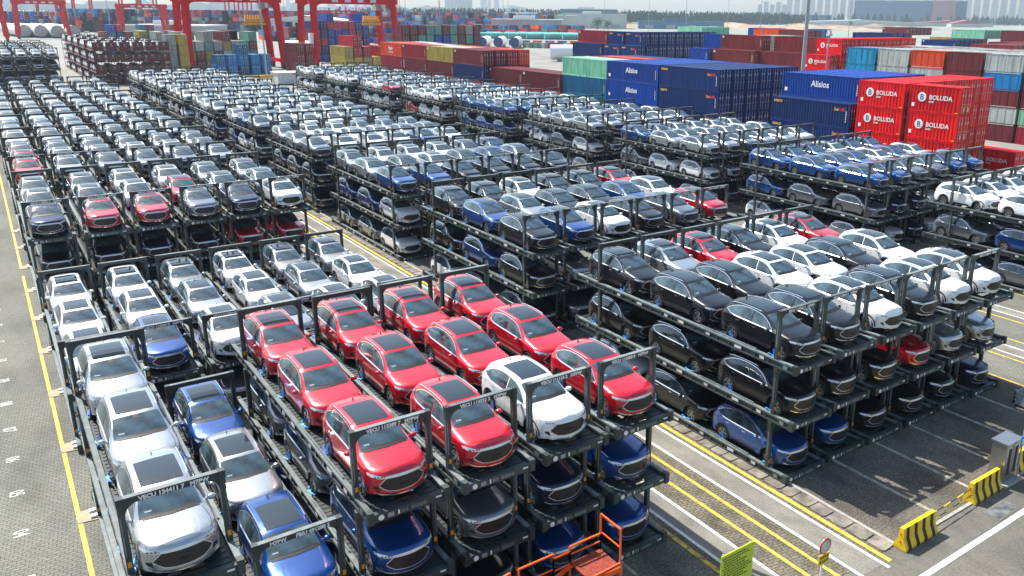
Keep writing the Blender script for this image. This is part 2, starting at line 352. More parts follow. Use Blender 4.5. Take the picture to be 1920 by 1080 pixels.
    if lod == 0:
        for s in (-1, 1):
            g = MB(); P.strip(g, curve([(s*.40,-1.2),(s*.47,-1.7),(s*.40,-2.1)]), curve([(s*.46,-1.2),(s*.53,-1.7),(s*.45,-2.1)]), 8, 2, 'xy', dn, .002); out['hood_crease', s] = g
        g = MB(); g.prism([(1.30,1.60),(1.48,1.60),(1.47,1.70),(1.44,1.70)], 'x', -.012, .012); out['antenna'] = g
        g = MB(); P.strip(g, curve([(-.66,-1.10),(0,-1.17),(.66,-1.10)]), curve([(-.68,-1.0),(0,-1.075),(.68,-1.0)]), 8, 1, 'xy', dn, .011); out['wiper_cowl'] = g
    return out
def wheel_parts(lod):
    n = (24, 12, 8)[lod]; t = MB(); prof = [(.24,-.10),(.335,-.115),(.36,-.085),(.36,.085),(.335,.115),(.24,.10)]
    for i in range(n):
        a = 2*math.pi*i/n
        for r, x in prof: t.v.append((x, math.cos(a)*r, math.sin(a)*r))
    k = len(prof)
    for i in range(n):
        j = (i+1) % n
        for p in range(k-1): t.f.append((i*k+p, i*k+p+1, j*k+p+1, j*k+p)); t.m.append(0)
    r = MB(); r.tube((.06,0,0), (.065,0,0), .245, 1, n=n)
    for x0, x1, ra, rb in ((.065,.112,.245,.24),):
        for i in range(n):
            a = 2*math.pi*i/n; b2 = 2*math.pi*(i+1)/n
            r.quad([(x1, math.cos(a)*.24, math.sin(a)*.24), (x1, math.cos(b2)*.24, math.sin(b2)*.24), (x1-.01, math.cos(b2)*.205, math.sin(b2)*.205), (x1-.01, math.cos(a)*.205, math.sin(a)*.205)], 0)
    for i in range(5 if lod < 2 else 5):
        for da in ((-.16, .16) if lod == 0 else (0,)):
            a = 2*math.pi*i/5+da; w = .022 if lod == 0 else .045; c, s = math.cos(a), math.sin(a); x = .10
            r.quad([(x-.02, c*.04-s*w, s*.04+c*w), (x-.02, c*.04+s*w, s*.04-c*w), (x, c*.22+s*w, s*.22-c*w), (x, c*.22-s*w, s*.22+c*w)], 0)
    if lod < 2: r.tube((.08,0,0), (.1,0,0), .05, 0, n=8)
    return t, r
PM = {'windscreen': ['glass', 'black', 'paper'], 'sunroof': ['roofglass'], 'rear_window': ['glass'], 'side_window': ['glass'], 'window_trim': ['chrome'], 'cladding': ['black'], 'sill_trim': ['chrome'], 'door_handle': ['chrome'], 'panel_seam': ['black'],
      'roof_rail': ['chrome'], 'headlight': ['lamp', 'black'], 'air_vent': ['black'], 'tail_light': ['tail'], 'grille': ['grille'], 'front_trim': ['silvertrim', 'black'], 'front_lip': ['chrome'], 'antenna': ['black'], 'wiper_cowl': ['black']}
CAR = {}
def prep_car(lod):
    parts = car_parts(lod); res = []
    for key, mb in parts.items():
        nm = key if isinstance(key, str) else key[0]
        if nm in ('body', 'mirror', 'hood_crease'):
            me = {c: None for c in PAINT}
            base = mb.mesh(nm, [M['W'], M['black']], 32 if nm == 'body' else 60)
            if nm == 'body':
                bm = bmesh.new(); bm.from_mesh(base); bmesh.ops.remove_doubles(bm, verts=bm.verts, dist=.0008); bmesh.ops.recalc_face_normals(bm, faces=bm.faces); bm.to_mesh(base); bm.free(); base.shade_smooth(); base.set_sharp_from_angle(angle=math.radians(38))
            for c in PAINT: x = base.copy(); x.materials[0] = M[c]; me[c] = x
        else: me = mb.mesh(nm, [M[k] for k in PM[nm]], 40, fix=False)
        res.append((nm, me))
    tyre, rim = wheel_parts(lod)
    CAR[lod] = (res, tyre.mesh('wheel', [M['tyre']], 35), rim.mesh('rim', [M['rim'], M['black']], 35))
    return parts
def put_car(lod, c, loc, label, group, rz=0):
    res, wm, rm = CAR[lod]
    e = empty('parked_car', loc, rz); tag(e, label, 'car', group)
    for nm, me in res:
        link(nm, me[c] if isinstance(me, dict) else me, e)
    for s in (-1, 1):
        for a in AX:
            w = link('wheel', wm, e, (s*.815, a, .36), (0, 0, 0 if s > 0 else math.pi)); link('rim', rm, w)
    return e
def merged_car():
    """one low mesh for the far mass of cars; slots: 0 paint 1 black 2 glass 3 chrome 4 lamp"""
    parts = car_parts(2); o = MB(); idx = {'body': [0, 1], 'windscreen': [2], 'sunroof': [2], 'rear_window': [2], 'side_window': [2], 'cladding': [1], 'grille': [1], 'front_trim': [3, 1], 'front_lip': [3], 'headlight': [4, 1]}
    for key, mb in parts.items():
        nm = key if isinstance(key, str) else key[0]; o.add(mb, None, idx[nm])
    tyre, rim = wheel_parts(2)
    for s in (-1, 1):
        for a in AX:
            T = Matrix.Translation((s*.815, a, .36)) @ Matrix.Rotation(0 if s > 0 else math.pi, 4, 'Z')
            o.add(tyre, T, [1]); o.add(rim, T, [3, 1])
    return o
# ------------------------------------------------------------------ lettering
TXT = {}
def text_mesh(s, size, m, bold=.0, align='CENTER'):
    k = (s, size, m.name, align)
    if k not in TXT:
        c = bpy.data.curves.new('t', 'FONT'); c.body = s; c.size = size; c.offset = bold; c.align_x = align; c.resolution_u = 2; c.extrude = .004
        o = bpy.data.objects.new('t', c); COL.objects.link(o)
        dg = bpy.context.evaluated_depsgraph_get(); me = bpy.data.meshes.new_from_object(o.evaluated_get(dg)); me.name = 'lettering'
        bpy.data.objects.remove(o); me.materials.clear(); me.materials.append(m); TXT[k] = me
    return TXT[k]
FACE_FRONT = (math.pi/2, 0, 0)              # reads on a face that looks towards -y
FACE_LEFT = (math.pi/2, 0, -math.pi/2)      # reads on a face that looks towards -x
def text(s, size, m, loc, rot, parent, bold=0., align='CENTER', sx=1., name='lettering'):
    o = link(name, text_mesh(s, size, m, bold, align), parent, loc, rot); o.scale = (sx, 1, 1); return o
# ------------------------------------------------------------------ rack (frame for three cars)
LV, RL_, RW = 2.445, 15.2, 1.225
def rack_parts(lod):
    out = []
    d = MB()
    for s in (-1, 1):
        x0, x1 = sorted((s*.42, s*1.06))
        d.box(x0, x1, .12, RL_-.12, .20, .225)
        if lod == 0:
            for i in range(58):
                y = .3+i*.255; d.box(*sorted((s*.50, s*.98)), y, y+.06, .225, .245)
    for i in range(19 if lod < 2 else 6):
        y = .5+i*(.79 if lod < 2 else 2.8); d.box(-.42, .42, y, y+.10, .08, .20)
    d.box(-.10, .10, .12, RL_-.12, .06, .09)
    out.append(('deck', d, ['deck']))
    for s in (-1, 1):
        b = MB(); x0, x1 = sorted((s*1.07, s*RW)); b.box(x0, x1, .2, RL_-.2, .30, .37, 1); b.box(x0, x1, .2, RL_-.2, .02, .09)
        xa, xb = sorted((s*1.09, s*1.16)); b.box(xa, xb, .2, RL_-.2, .09, .30)
        if lod < 2:
            for i in range(20):
                y = .7+i*.745; b.box(*sorted((s*1.155, s*1.215)), y, y+.07, .09, .30)
            for i, y in enumerate((1.7, 3.0, 4.9, 6.6, 7.7, 9.6, 11.3)):
                b.box(*sorted((s*1.21, s*1.222)), y, y+(.38 if i % 2 else .24), .13, .25, 2)
            for y in (.45, 14.0): b.box(*sorted((s*1.165, s*1.222)), y, y+.22, .10, .24, 3)
            # sloping rail of the loading ramp
            b.bar((s*1.12, 2.2, .40), (s*1.12, 5.6, .40), .05, .05, 1)
        out.append(('side_beam', b, ['rack', 'rackedge', 'worn_white', 'rackedge']))
    for y0, y1, f in ((0, .2, 0), (RL_-.2, RL_, 1)):
        b = MB(); b.box(-RW, RW, y0+.03*(1-f), y1-.03*f, .02, .27)
        for s in (-1, 1): b.box(*sorted((s*(RW-.16), s*(RW+.02))), y0-.02*(1-f), y1+.02*f, .0, .39, 0)
        if lod < 2 and not f:
            b.box(-.35, -.30, y0+.015, y0+.031, .07, .2, 1); b.tube((-.85, .012, .14), (-.85, .031, .14), .085, 1, n=12)
            for i, x in enumerate((-.25, -.12, .05, .17, .29, .41)): b.box(x, x+(.10 if i != 1 else .06), y0+.018, y0+.031, .08, .19, 2)
            b.box(.82, 1.0, y0+.018, y0+.031, .15, .2, 1); b.box(-.65, -.47, y0+.018, y0+.031, .07, .20, 3)
        out.append(('end_beam', b, ['rack', 'white', 'rackedge', 'grey']))
    for y, sg in ((1.0, 1), (13.2, -1)):
        for s in (-1, 1):
            p = MB(); y0, y1 = sorted((y, y+sg*.17)); p.box(*sorted((s*(RW-.15), s*RW)), y0, y1, .37 if lod else .37, LV-.20)
            if lod < 2:
                p.box(*sorted((s*(RW-.001), s*(RW+.004))), y0+.06, y1-.06, .9, 2.0, 1)
                p.box(*sorted((s*(RW-.12), s*(RW-.03))), y0-.006, y0, .55, .70, 2)
                yy = y0-.004
                p.box(*sorted((s*(RW-.02), s*(RW-.05))), yy, y0, .85, 1.95, 1)
            out.append(('post', p, ['rack', 'rackedge', 'reflector']))
        t = MB(); y0, y1 = sorted((y, y+sg*.17)); t.box(-RW+.16, RW-.16, y0+.02, y1-.02, LV-.19, LV-.03)
        t.box(-RW+.16, RW-.16, y0+.005, y1-.005, LV-.03, LV-.012, 1)
        for s in (-1, 1):
            t.box(*sorted((s*(RW-.16), s*(RW+.01))), y0-.01, y1+.01, LV-.20, LV-.005)
            if lod < 2:
                arc = [(s*(RW-.15), LV-.19)]+[(s*(RW-.15-.36+.36*math.sin(a)), LV-.19-.36+.36*math.cos(a)) for a in np.linspace(0, math.pi/2, 6)]
                t.prism(arc, 'y', y0+.05, y1-.05)
        out.append(('top_bar', t, ['rack', 'rackedge']))
    return out
STRAP_AT = [(sd, y) for y in (1.35, 4.0, 6.3, 8.9, 11.2, 13.8) for sd in (-1, 1)]
def strap_mesh(seed):
    s = MB(); rng = random.Random(seed); p = Vector((-.07, 0, .62))
    for i in range(6):
        q = Vector((rng.uniform(-.05, .1), rng.uniform(-.38, .38), .30+rng.uniform(0, .14))); s.bar(p, q, .055, .02, rng.choice((0, 0, 1))); p = q
    return s
RK = {}
def prep_rack(lod): RK[lod] = [(n, mb.mesh(n, [M[k] for k in ms])) for n, mb, ms in rack_parts(lod)]
def put_rack(lod, loc, label, group, strap=False, txt=None):
    e = empty('car_rack', loc); tag(e, label, 'car rack', group)
    for n, me in RK[lod]: link(n, me, e)
    if strap:
        for i, (sd, y) in enumerate(STRAP_AT):
            if crng.random() < .8: link('lashing_strap', RK['strap'][i % 5], e, (sd*1.0, y+crng.uniform(-.15, .15), 0), (0, 0, 0 if sd > 0 else math.pi))
    if txt:
        text(txt, .155, M['white'], (.05, 1.004, LV-.165), FACE_FRONT, e, .007, name='lettering')
    return e
# ------------------------------------------------------------------ yard layout: rows of racks
BAY0, BAYP, COLP = 19.5, 19.4, 2.80
BLK = {'L': dict(x=1.02, cols=6, bays=8), 'R': dict(x=24.28, cols=6, bays=9), 'Q': dict(x=56.75, cols=6, bays=9), 'F': dict(x=2.2, cols=5, bays=3)}
HT = {('L', 0): (3,2,3,3,3,3), ('L', 1): (2,)*6}
def height(b, k, c):
    if b == 'F': return 4
    return HT.get((b, k), (3,)*6)[c]
def rack_xy(b, k, c):
    B = BLK[b]; x = B['x']+c*(COLP+(.07 if b == 'L' else (.03 if b == 'R' else .06)))+1.225
    y = BAY0+k*BAYP if b != 'F' else 227+k*19.4
    return x, y
# colours front, centre, rear
CC = {('L',0,0,2):'SSS',('L',0,1,1):'BSB',('L',0,2,2):'RRR',('L',0,3,2):'RRR',('L',0,4,2):'WRR',('L',0,5,2):'RRR',
 ('L',0,2,1):'BGG',('L',0,3,1):'GKK',('L',0,4,1):'NGG',('L',0,5,1):'BBB',('L',0,5,0):'BNN',('L',0,4,0):'BBN',('L',0,0,1):'SSG',('L',0,1,0):'NSS',('L',0,3,0):'KKK',('L',0,2,0):'NBB',('L',0,0,0):'GKK',
 ('L',1,0,1):'WWW',('L',1,1,1):'BWW',('L',1,2,1):'WSS',('L',1,3,1):'SWW',('L',1,4,1):'WSS',('L',1,5,1):'WWS',
 ('L',2,0,2):'NSS',('L',2,1,2):'RSS',('L',2,2,2):'RWW',('L',2,3,2):'GRW',('L',2,4,2):'NSS',('L',2,5,2):'WSS',
 ('L',2,0,1):'KSS',('L',2,1,1):'KKK',('L',2,2,1):'NKK',('L',2,3,1):'KKK',('L',2,4,1):'RKK',('L',2,5,1):'RKK',
 ('L',3,0,2):'RRS',('L',3,1,2):'SWS',('L',3,2,2):'GSS',('L',3,3,2):'GWS',
 ('R',0,0,2):'KKK',('R',0,1,2):'KKS',('R',0,2,2):'WWR',('R',0,3,2):'KWK',('R',0,4,2):'WKW',('R',0,5,2):'WWR',
 ('R',0,0,1):'KKK',('R',0,1,1):'KKK',('R',0,2,1):'KKK',('R',0,3,1):'RKK',('R',0,4,1):'SSK',('R',0,5,1):'SSW',
 ('R',0,0,0):'BKW',('R',0,1,0):'BKK',('R',0,2,0):'KKK',('R',0,3,0):'KKK',('R',0,4,0):'KKK',('R',0,5,0):'NKK',
 ('R',1,0,2):'KBK',('R',1,1,2):'BSK',('R',1,2,2):'WKW',('R',1,3,2):'KKK',('R',1,4,2):'GBK',('R',1,5,2):'RWR',
 ('R',1,0,1):'KBK',('R',1,0,0):'KGW',('R',2,0,2):'BSS',('R',2,1,2):'BGW',('R',2,2,2):'KWW',('R',2,3,2):'KGW',('R',2,4,2):'KBS',('R',2,5,2):'KSB',
 ('R',2,0,1):'WBB',('R',2,0,0):'WGG',('R',3,0,2):'GSS',('R',3,1,2):'WWW',('R',3,2,2):'WWW',('R',3,3,2):'WWS',('R',3,4,2):'BSS',('R',3,5,2):'WSS',('R',3,0,1):'KGG',('R',3,0,0):'KBG',
 ('Q',0,0,2):'BWW',('Q',0,1,2):'BWW',('Q',0,2,2):'WWW',('Q',0,0,1):'SBG',('Q',0,0,0):'GGG',('Q',0,3,2):'WWW',('Q',0,4,2):'WWW',
 ('Q',1,0,2):'BBB',('Q',1,1,2):'BBB',('Q',1,2,2):'GBB',('Q',1,3,2):'GWW',('Q',1,4,2):'BBB',('Q',1,5,2):'BWB',('Q',1,0,1):'GGB',('Q',1,0,0):'SSW',('Q',1,1,1):'NNN',('Q',1,2,1):'NNN',('Q',1,3,1):'WNN',('Q',1,2,0):'NNN',('Q',1,1,0):'WNN',
 ('Q',2,0,2):'SSB',('Q',2,1,2):'SSS',('Q',2,2,2):'GWW',('Q',2,3,2):'SWW',('Q',2,4,2):'SWW',('Q',2,5,2):'WWW',('Q',2,0,1):'WWG',('Q',2,0,0):'WGS',('Q',3,0,2):'SSS',('Q',3,1,2):'SSS',('Q',3,0,1):'WGW',
 ('Q',4,0,2):'BBB',('Q',4,1,2):'BWW',('Q',4,0,1):'BBB',('Q',5,0,2):'WWW',('Q',5,0,1):'WWR',('Q',6,0,2):'RWW',('Q',6,0,1):'SWW',('Q',7,0,2):'WWW',('Q',7,0,1):'KGG'}
WT = {'L': 'WWSSSSSSSSGSG', 'R': 'WWSSSSSWSSGB', 'Q': 'WWWWSSSSSWB', 'F': 'WSS'}
crng = random.Random(11); SLOTS = []
for b in 'LRQF':
    for k in range(BLK[b]['bays']):
        for c in range(BLK[b]['cols']):
            for l in range(height(b, k, c)):
                cs = CC.get((b, k, c, l)) or ''.join(crng.choice(WT[b] if l == height(b, k, c)-1 else WT[b]+'GKN') for _ in range(3))
                SLOTS.append((b, k, c, l, cs))
CARY = (2.62, 7.55, 12.48)
ORD = ('first','second','third','fourth','fifth','sixth','seventh','eighth','ninth')
BN = {'L': 'left', 'R': 'middle', 'Q': 'right', 'F': 'far-left'}
BAYN = ('nearest','second','third','fourth','fifth','sixth','seventh','eighth','ninth')
TIER = {2: ('lower','top'), 3: ('bottom','middle','top'), 4: ('bottom','second','third','top')}
CLOD = '---2--000---00021100000002-0220000--0220000--0-20002--1001-2000122000--2100---100-2210022-02-01112202201112202201122202201122-12201122-122011---22-111---22211122-222111---222111---22-111-----2111----2-1222--222122-2-222122---22-122---22-122------122------222----22222---222222---22-122----2-222------222------222-2-222222---22-222------222------222------222------22--2-2--222---222222------222----2-222----2-2220010000000220220000220--0000--0--0001--0--0001--1--00011100100012212201122-22-011---22-011---22-011---22-111111111111222122111-2-2--111----2-111----2-111----2-11112211111122-222111------121------122------122----22122122112111-22222122------122------122------222-----2222222122122-222222222-----222------222------222------2222222222222-2-22222------222------222------222------222222222222--2---222------222------222------222------2222222222222--2--222------222------222------222------222-11-10-10-21-21--1--2--2--1--------2--------2---------1110010111121111111221221111--1--1112--22-1112--22-11121111111112212211212212211222-22-122-2--2-122----2-12212211111122212212222222212222-22-222-2----222------222222111111222222122222222222222222222------222------222222122122222222222222222222--22--222------222------2222222222222222222222-22222222--2--222------222------222222222222222222222222222222---2--222------222------2222222222222222222222--22-2222--2--222------222------222------------22222222222222-22222222222-222222222--2222222222------------2--2--2--2222--2-22-22222--22-2-22222--22-2-2222---------------------2--2--2--2--2-2---------222------2--222'
RLOD = '000-0100000000000001010-0-0-0100100100200200100110110210-20-20-21111-10-11-21-21--1121-11-21-21-21--1--1221-21--1--1--1--1211-21--1--1--1000000000000000000000100-10-10-10-10000110-20--0--0--1100111--1--1--1--1110221--1--1--1--1111--1--1--1--1--1111--1--1--1--1--1111-21--1--1--1--1211--1--1--1--1--1100111-21--1------100110110110111211100110111111-21--1100111111221-21--1110111221221--1--1111111221221--1--1111211221221--1--1111221221-21--1--1111221221--1--1--122--1111211121112111----2221221121212221------22-221--21---1'
KLOD = '-111-111-111-111--11---1-11111111-11111111-11--111111-111---1---1---1---1-1111111-1111-----11---1---1---1--11--1--11-----11----111--11----1----1----1---11---11---11---11---11----1----1--------1---1---1---1--------------------------1---1----1---11----1-----11---1---11---11---11---11---11---11--111--111--111---1------------------------11---------11----------11---------1---------1--1--1---111111---11111----11----1-----111----111111---11111-------11-----------1111-----1-----------11----------1------1-111----1-----1----11---11---11---11---11---11---11---11---11---11------1------1---1111111-11-111--1--1--11-1---------1---------1--11111111111-111-111111-11--11111111--1111---1---11---11---11--1111-11-111-11-1--1--1--11--11--1------1---1---------1-------111111----------------'
for l in (0, 1): prep_car(l); prep_rack(l)
RK['strap'] = [strap_mesh(i).mesh('lashing_strap', [M['strap'], M['strapl']]) for i in range(5)]
IDS = {('L',0,0,2): 'VECU 134411 7   M7PW', ('L',0,1,1): 'M7PW      FBIU 491288 5', ('L',0,2,2): 'VECU 113389 7   M7PW', ('L',0,3,2): 'VECU 113322 2   M7PW', ('L',0,4,2): 'VECU 111113 2   M7PW', ('L',0,5,2): 'VECU 113088 8   M7PW',
       ('L',1,1,1): 'VECU 113034 8   M7PW', ('L',1,2,1): 'VECU 112004 8   M7PW', ('L',1,3,1): 'VECU 113389 7   M7PW', ('L',1,4,1): 'VECU 113302 2   M7PW', ('L',1,5,1): 'VECU 113110 2   M7PW'}
farR, farC = [], []; ri = ci = 0
GR = 'sport utility cars loaded on stacked racks'
for (b, k, c, l, cs) in SLOTS:
    x, y = rack_xy(b, k, c); z = l*LV; x += crng.uniform(-.05, .05); y += crng.uniform(-.09, .09)
    tier = TIER[height(b, k, c)][l]; where = f'{ORD[c]} column, {BAYN[k]} bay, {BN[b]} block'
    rl = RLOD[ri]; ri += 1
    if rl in '01':
        put_rack(int(rl), (x, y, z), f'dark green car rack on {tier} tier, {where}', 'steel car racks stacked in rows', strap=(rl == '0' and k < 2 and b != 'Q'), txt=IDS.get((b, k, c, l), 'VECU 113%03d %d   M7PW' % (crng.randint(0, 999), crng.randint(0, 9))) if (rl == '0' and l == height(b, k, c)-1) else None)
    else: farR.append((x, y, z))
    for s in range(3):
        q = CLOD[ci]; ci += 1; lo = (x+crng.uniform(-.04, .04), y+CARY[s]+crng.uniform(-.1, .1), z+.245)
        if q in '01':
            put_car(int(q), cs[s], lo, f'{PAINT[cs[s]][0]} SUV, {("front","centre","rear")[s]} car on {tier} tier, {where}', GR)
        else: farC.append((lo, cs[s]))
def mass(name, mb, mats, places, paints=None, label=None, cat=None):
    """one mesh holding many copies of a low model"""
    base = mb.mesh('b', mats); nv = len(base.vertices); V = np.empty(nv*3, np.float32); base.vertices.foreach_get('co', V); V = V.reshape(-1, 3)
    nl = len(base.loops); LI = np.empty(nl, np.int32); base.loops.foreach_get('vertex_index', LI)
    npoly = len(base.polygons); LS = np.empty(npoly, np.int32); base.polygons.foreach_get('loop_start', LS); MI = np.empty(npoly, np.int32); base.polygons.foreach_get('material_index', MI)
    n = len(places); P = np.array([p if paints is None else p[0] for p in places], np.float32)
    co = (V[None]+P[:, None]).reshape(-1); li = (LI[None]+(np.arange(n)*nv)[:, None]).reshape(-1).astype(np.int32); ls = (LS[None]+(np.arange(n)*nl)[:, None]).reshape(-1).astype(np.int32)
    mi = np.repeat(MI[None], n, 0)
    if paints:
        off = np.array([paints.index(p[1]) for p in places]); mi = np.where(mi == 0, len(mats)-1+off[:, None], mi-1)
        mats = mats[1:]+[M[c] for c in paints]
    me = bpy.data.meshes.new(name); me.vertices.add(n*nv); me.vertices.foreach_set('co', co); me.loops.add(n*nl); me.loops.foreach_set('vertex_index', li)
    me.polygons.add(n*npoly); me.polygons.foreach_set('loop_start', ls)
    for m in mats: me.materials.append(m)
    me.polygons.foreach_set('material_index', mi.reshape(-1).astype(np.int32)); me.update(calc_edges=True); me.validate()
    me.shade_smooth(); me.set_sharp_from_angle(angle=math.radians(35))
    o = link(name, me); bpy.data.meshes.remove(base); return tag(o, label, cat, None, 'stuff')
mass('parked_cars', merged_car(), [M['W'], M['black'], M['glass'], M['silvertrim'], M['lamp']], farC, list('WSGKRBN'), 'white, silver and blue cars massed on the far racks', 'cars')
mr = MB()
for n, mb, ms in rack_parts(2): mr.add(mb)
mass('car_racks', mr, [M['rack']], farR, None, 'dark steel racks carrying the far rows of cars', 'car racks')
# maroon racks with solid end panels, far left
def maroon_rack(loc, label, lod):
    e = empty('maroon_car_rack', loc); tag(e, label, 'car rack', 'maroon racks with solid end panels')
    d = MB(); d.box(-1.2, 1.2, 0, 12.2, 0, .3); d.build('deck', M['maroon_rack'], e) if lod else None
    p = MB(); p.box(-1.18, 1.18, .02, .14, .3, 2.0); p.box(-.16, .16, 0, .02, 1.35, 1.55, 1); p.box(-.4, .4, 0, .02, 1.0, 1.05, 1)
    link('end_panel', MR[0], e); link('deck', MR[1], e); link('side_post', MR[2], e)
    return e
d = MB(); d.box(-1.2, 1.2, .2, 15.0, 0, .28)
p = MB(); p.box(-1.18, 1.18, .02, .16, .28, 2.15); p.box(-.16, .16, -.01, .03, 1.45, 1.65, 1); p.box(-.4, .4, -.01, .03, 1.05, 1.10, 1)
q = MB()
for s in (-1, 1):
    for y in (.4, 14.2): q.box(*sorted((s*1.1, s*1.2)), y, y+.2, .28, 2.74)
MR = [p.mesh('end_panel', [M['maroon_rack'], M['worn_white']]), d.mesh('deck', [M['maroon_rack']]), q.mesh('side_post', [M['maroon_rack']])]
far2 = []
for k in range(5):
    for c in range(6):
        for l in range(4):
            if k and c > 0 and l < 3: continue
            if k > 2 and c > 2: continue
            x, y, z = 25.7+c*2.95, 242+k*17, l*2.74
            e = empty('maroon_car_rack', (x, y, z)); tag(e, f'maroon car rack with solid end panel, {TIER[4][l]} tier, {ORD[c]} column, {ORD[k]} row', 'car rack', 'maroon racks with solid end panels')
            for m_ in MR: link(m_.name, m_, e)
            for s in range(3): far2.append(((x, y+CARY[s]+.1, z+.28), crng.choice('WSWWG')))
mass('racked_cars', merged_car(), [M['W'], M['black'], M['glass'], M['silvertrim'], M['lamp']], far2, list('WSG'), 'white and silver cars inside the far maroon racks', 'cars')

# ------------------------------------------------------------------ ground
def sheet(name, x0, x1, y0, y1, z, m, kind='structure'):
    g = MB(); g.quad([(x0,y0,z),(x1,y0,z),(x1,y1,z),(x0,y1,z)]); o = g.build(name, m); o['kind'] = kind; return o
M['g_base'] = ground_mat('yard_concrete', (.285,.28,.25), (.225,.22,.195), stain=.25, sscale=.05, fine=.1)
M['g_paver'] = ground_mat('interlocking_pavers', (.225,.222,.185), (.17,.17,.145), brick=(.26,.15,.12), stain=.30, sscale=.16, mortar=(.095,.095,.078), fine=.16, msize=.018)
M['g_apron'] = ground_mat('dark_block_paving', (.10,.092,.074), (.17,.155,.125), brick=(.34,.17,0), stain=.4, sscale=.3, mortar=(.065,.06,.05), fine=.5, msize=.014)
M['g_lane'] = ground_mat('concrete_strip', (.25,.232,.19), (.185,.172,.145), stain=.35, sscale=.5, fine=.2)
M['g_brick'] = ground_mat('weathered_brick_strip', (.215,.185,.13), (.14,.125,.092), brick=(.28,.14,.2), stain=.45, sscale=.6, mortar=(.07,.065,.05), fine=.45, msize=.016)
M['g_road'] = ground_mat('asphalt_concrete', (.175,.165,.135), (.118,.112,.095), stain=.35, sscale=.3, fine=.18)
M['g_far'] = ground_mat('far_ground', (.30,.31,.28), (.22,.25,.20), stain=.3, sscale=.01, fine=.05)
M['m_yel'] = mat('lane_yellow', (.66,.44,.06), .7, var=.35, vscale=4, dirt=((.22,.19,.13), 5, .60))
M['m_whi'] = mat('lane_white', (.68,.68,.63), .7, var=.25, vscale=5, dirt=((.28,.27,.23), 6, .62))
M['m_worn'] = mat('worn_lane_yellow', (.62,.38,.04), .7, var=.4, vscale=4, dirt=((.13,.115,.085), 3.2, .50))
M['m_tan'] = mat('bay_line', (.36,.34,.27), .8, var=.5, vscale=3, dirt=((.12,.11,.09), 5, .56))
g = MB(); g.quad([(-9000,-300,-.05),(12000,-300,-.05),(12000,14000,-.05),(-9000,14000,-.05)]); g.build('ground', M['g_far'])['kind'] = 'structure'
sheet('yard', -80, 420, -60, 560, -.024, M['g_base'])
sheet('road', -80, 120, -60, 14.35, -.018, M['g_road'])
sheet('paved_lane', -60, 1.25, 14.35, 215, -.014, M['g_paver'])
sheet('pavement', 1.25, 18.0, 14.35, 178, -.012, M['g_apron'])
sheet('pavement', 24.62, 41.7, 14.35, 200, -.012, M['g_apron'])
sheet('pavement', 57.2, 76.5, 14.35, 200, -.012, M['g_apron'])
sheet('paved_lane', 18.0, 24.62, 14.35, 210, -.016, M['g_brick'])
sheet('paved_lane', 41.7, 57.2, 14.35, 210, -.016, M['g_paver'])
for x0, x1 in ((18.66, 19.54), (22.1, 23.16), (45.8, 46.75), (52.2, 53.15)): sheet('concrete_strip', x0, x1, 14.0 if x0 < 40 else 14.35, 210, -.010, M['g_lane'])
for x0, x1, m_ in ((.40,.56,'m_yel'), (18.05,18.24,'m_yel'), (18.50,18.64,'m_whi'), (19.54,19.68,'m_whi'), (20.42,20.58,'m_yel'), (21.26,21.42,'m_yel'), (21.95,22.09,'m_whi'), (23.14,23.28,'m_whi'), (23.46,23.66,'m_yel'),
                   (41.9,42.1,'m_yel'), (45.0,45.15,'m_yel'), (45.65,45.79,'m_whi'), (46.76,46.9,'m_whi'), (47.85,48.0,'m_yel'), (51.15,51.3,'m_yel'), (52.05,52.19,'m_whi'), (53.16,53.3,'m_whi'), (56.7,56.9,'m_yel')):
    y0 = {18.05: 17.0, 23.46: 13.95, 23.14: 13.75, 21.95: 12.0, 21.26: 12, 20.42: 14.8}.get(x0, 11.0)
    if x0 == .40:
        y = 14.0
        while y < 200:
            yy = min(200, y+(56 if y < 20 else crng.uniform(14, 40))); sheet('road_marking', x0, x1, y, yy, -.004, M[m_]); y = yy+crng.choice((.2, .5, 2.2))
    else: sheet('road_marking', x0, x1, y0, 205, -.004, M['m_worn'] if x0 == 18.05 else M[m_])
sheet('road_marking', 23.6, 90, 12.66, 12.88, -.006, M['m_whi'])
for i in range(5): sheet('road_marking', 27.5+i*2.83, 27.68+i*2.83, 14.9+.1*(i % 2), 190, -.006, M['m_tan'])
for i in range(5): sheet('road_marking', 4.0+i*2.9, 4.15+i*2.9, 15, 170, -.006, M['m_tan'])
for i in range(6): sheet('road_marking', 57.3+i*2.9, 57.45+i*2.9, 15, 190, -.006, M['m_tan'])
# rough stone edging beside the lane
g = MB(); rs = random.Random(5); y = 14.4
while y < 190:
    l = rs.uniform(.62, .95); x0 = 23.78+rs.uniform(-.03, .03); x1 = 24.42+rs.uniform(-.08, .08); r = .08
    g.prism([(x0+r, y), (x1-r, y+rs.uniform(0, .03)), (x1, y+r), (x1, y+l-r-.06), (x1-r, y+l-.06), (x0+r, y+l-.06), (x0, y+l-r-.06), (x0, y+r)], 'z', -.05, .02+rs.uniform(0, .02)); y += l
tag(g.build('stone_edging', mat('edging_stone', (.235,.205,.165), .9, var=.6, vscale=1.1, dirt=((.10,.09,.07), 3, .55))), kind='structure')
for x0, x1, y0 in ((24.45, 24.60, 14.3), (24.60, 41.0, 14.2)):
    g = MB(); g.box(x0, x1, y0 if x0 < 24.5 else 14.22, 190 if x0 < 24.5 else 14.36, -.05, .03); tag(g.build('kerb', M['concrete']), kind='structure')
for i, n in enumerate(('03','04','05','06','07','08','09','10','11','12','13','14','15','16')):
    o = text(n, .66, M['m_whi'], (-1.6, 30.35+i*3.22, -.006), (0, 0, -math.pi/2), None, .0, sx=.9, name='painted_number'); o['kind'] = 'structure'; o.scale = (.75, 1.15, .1)
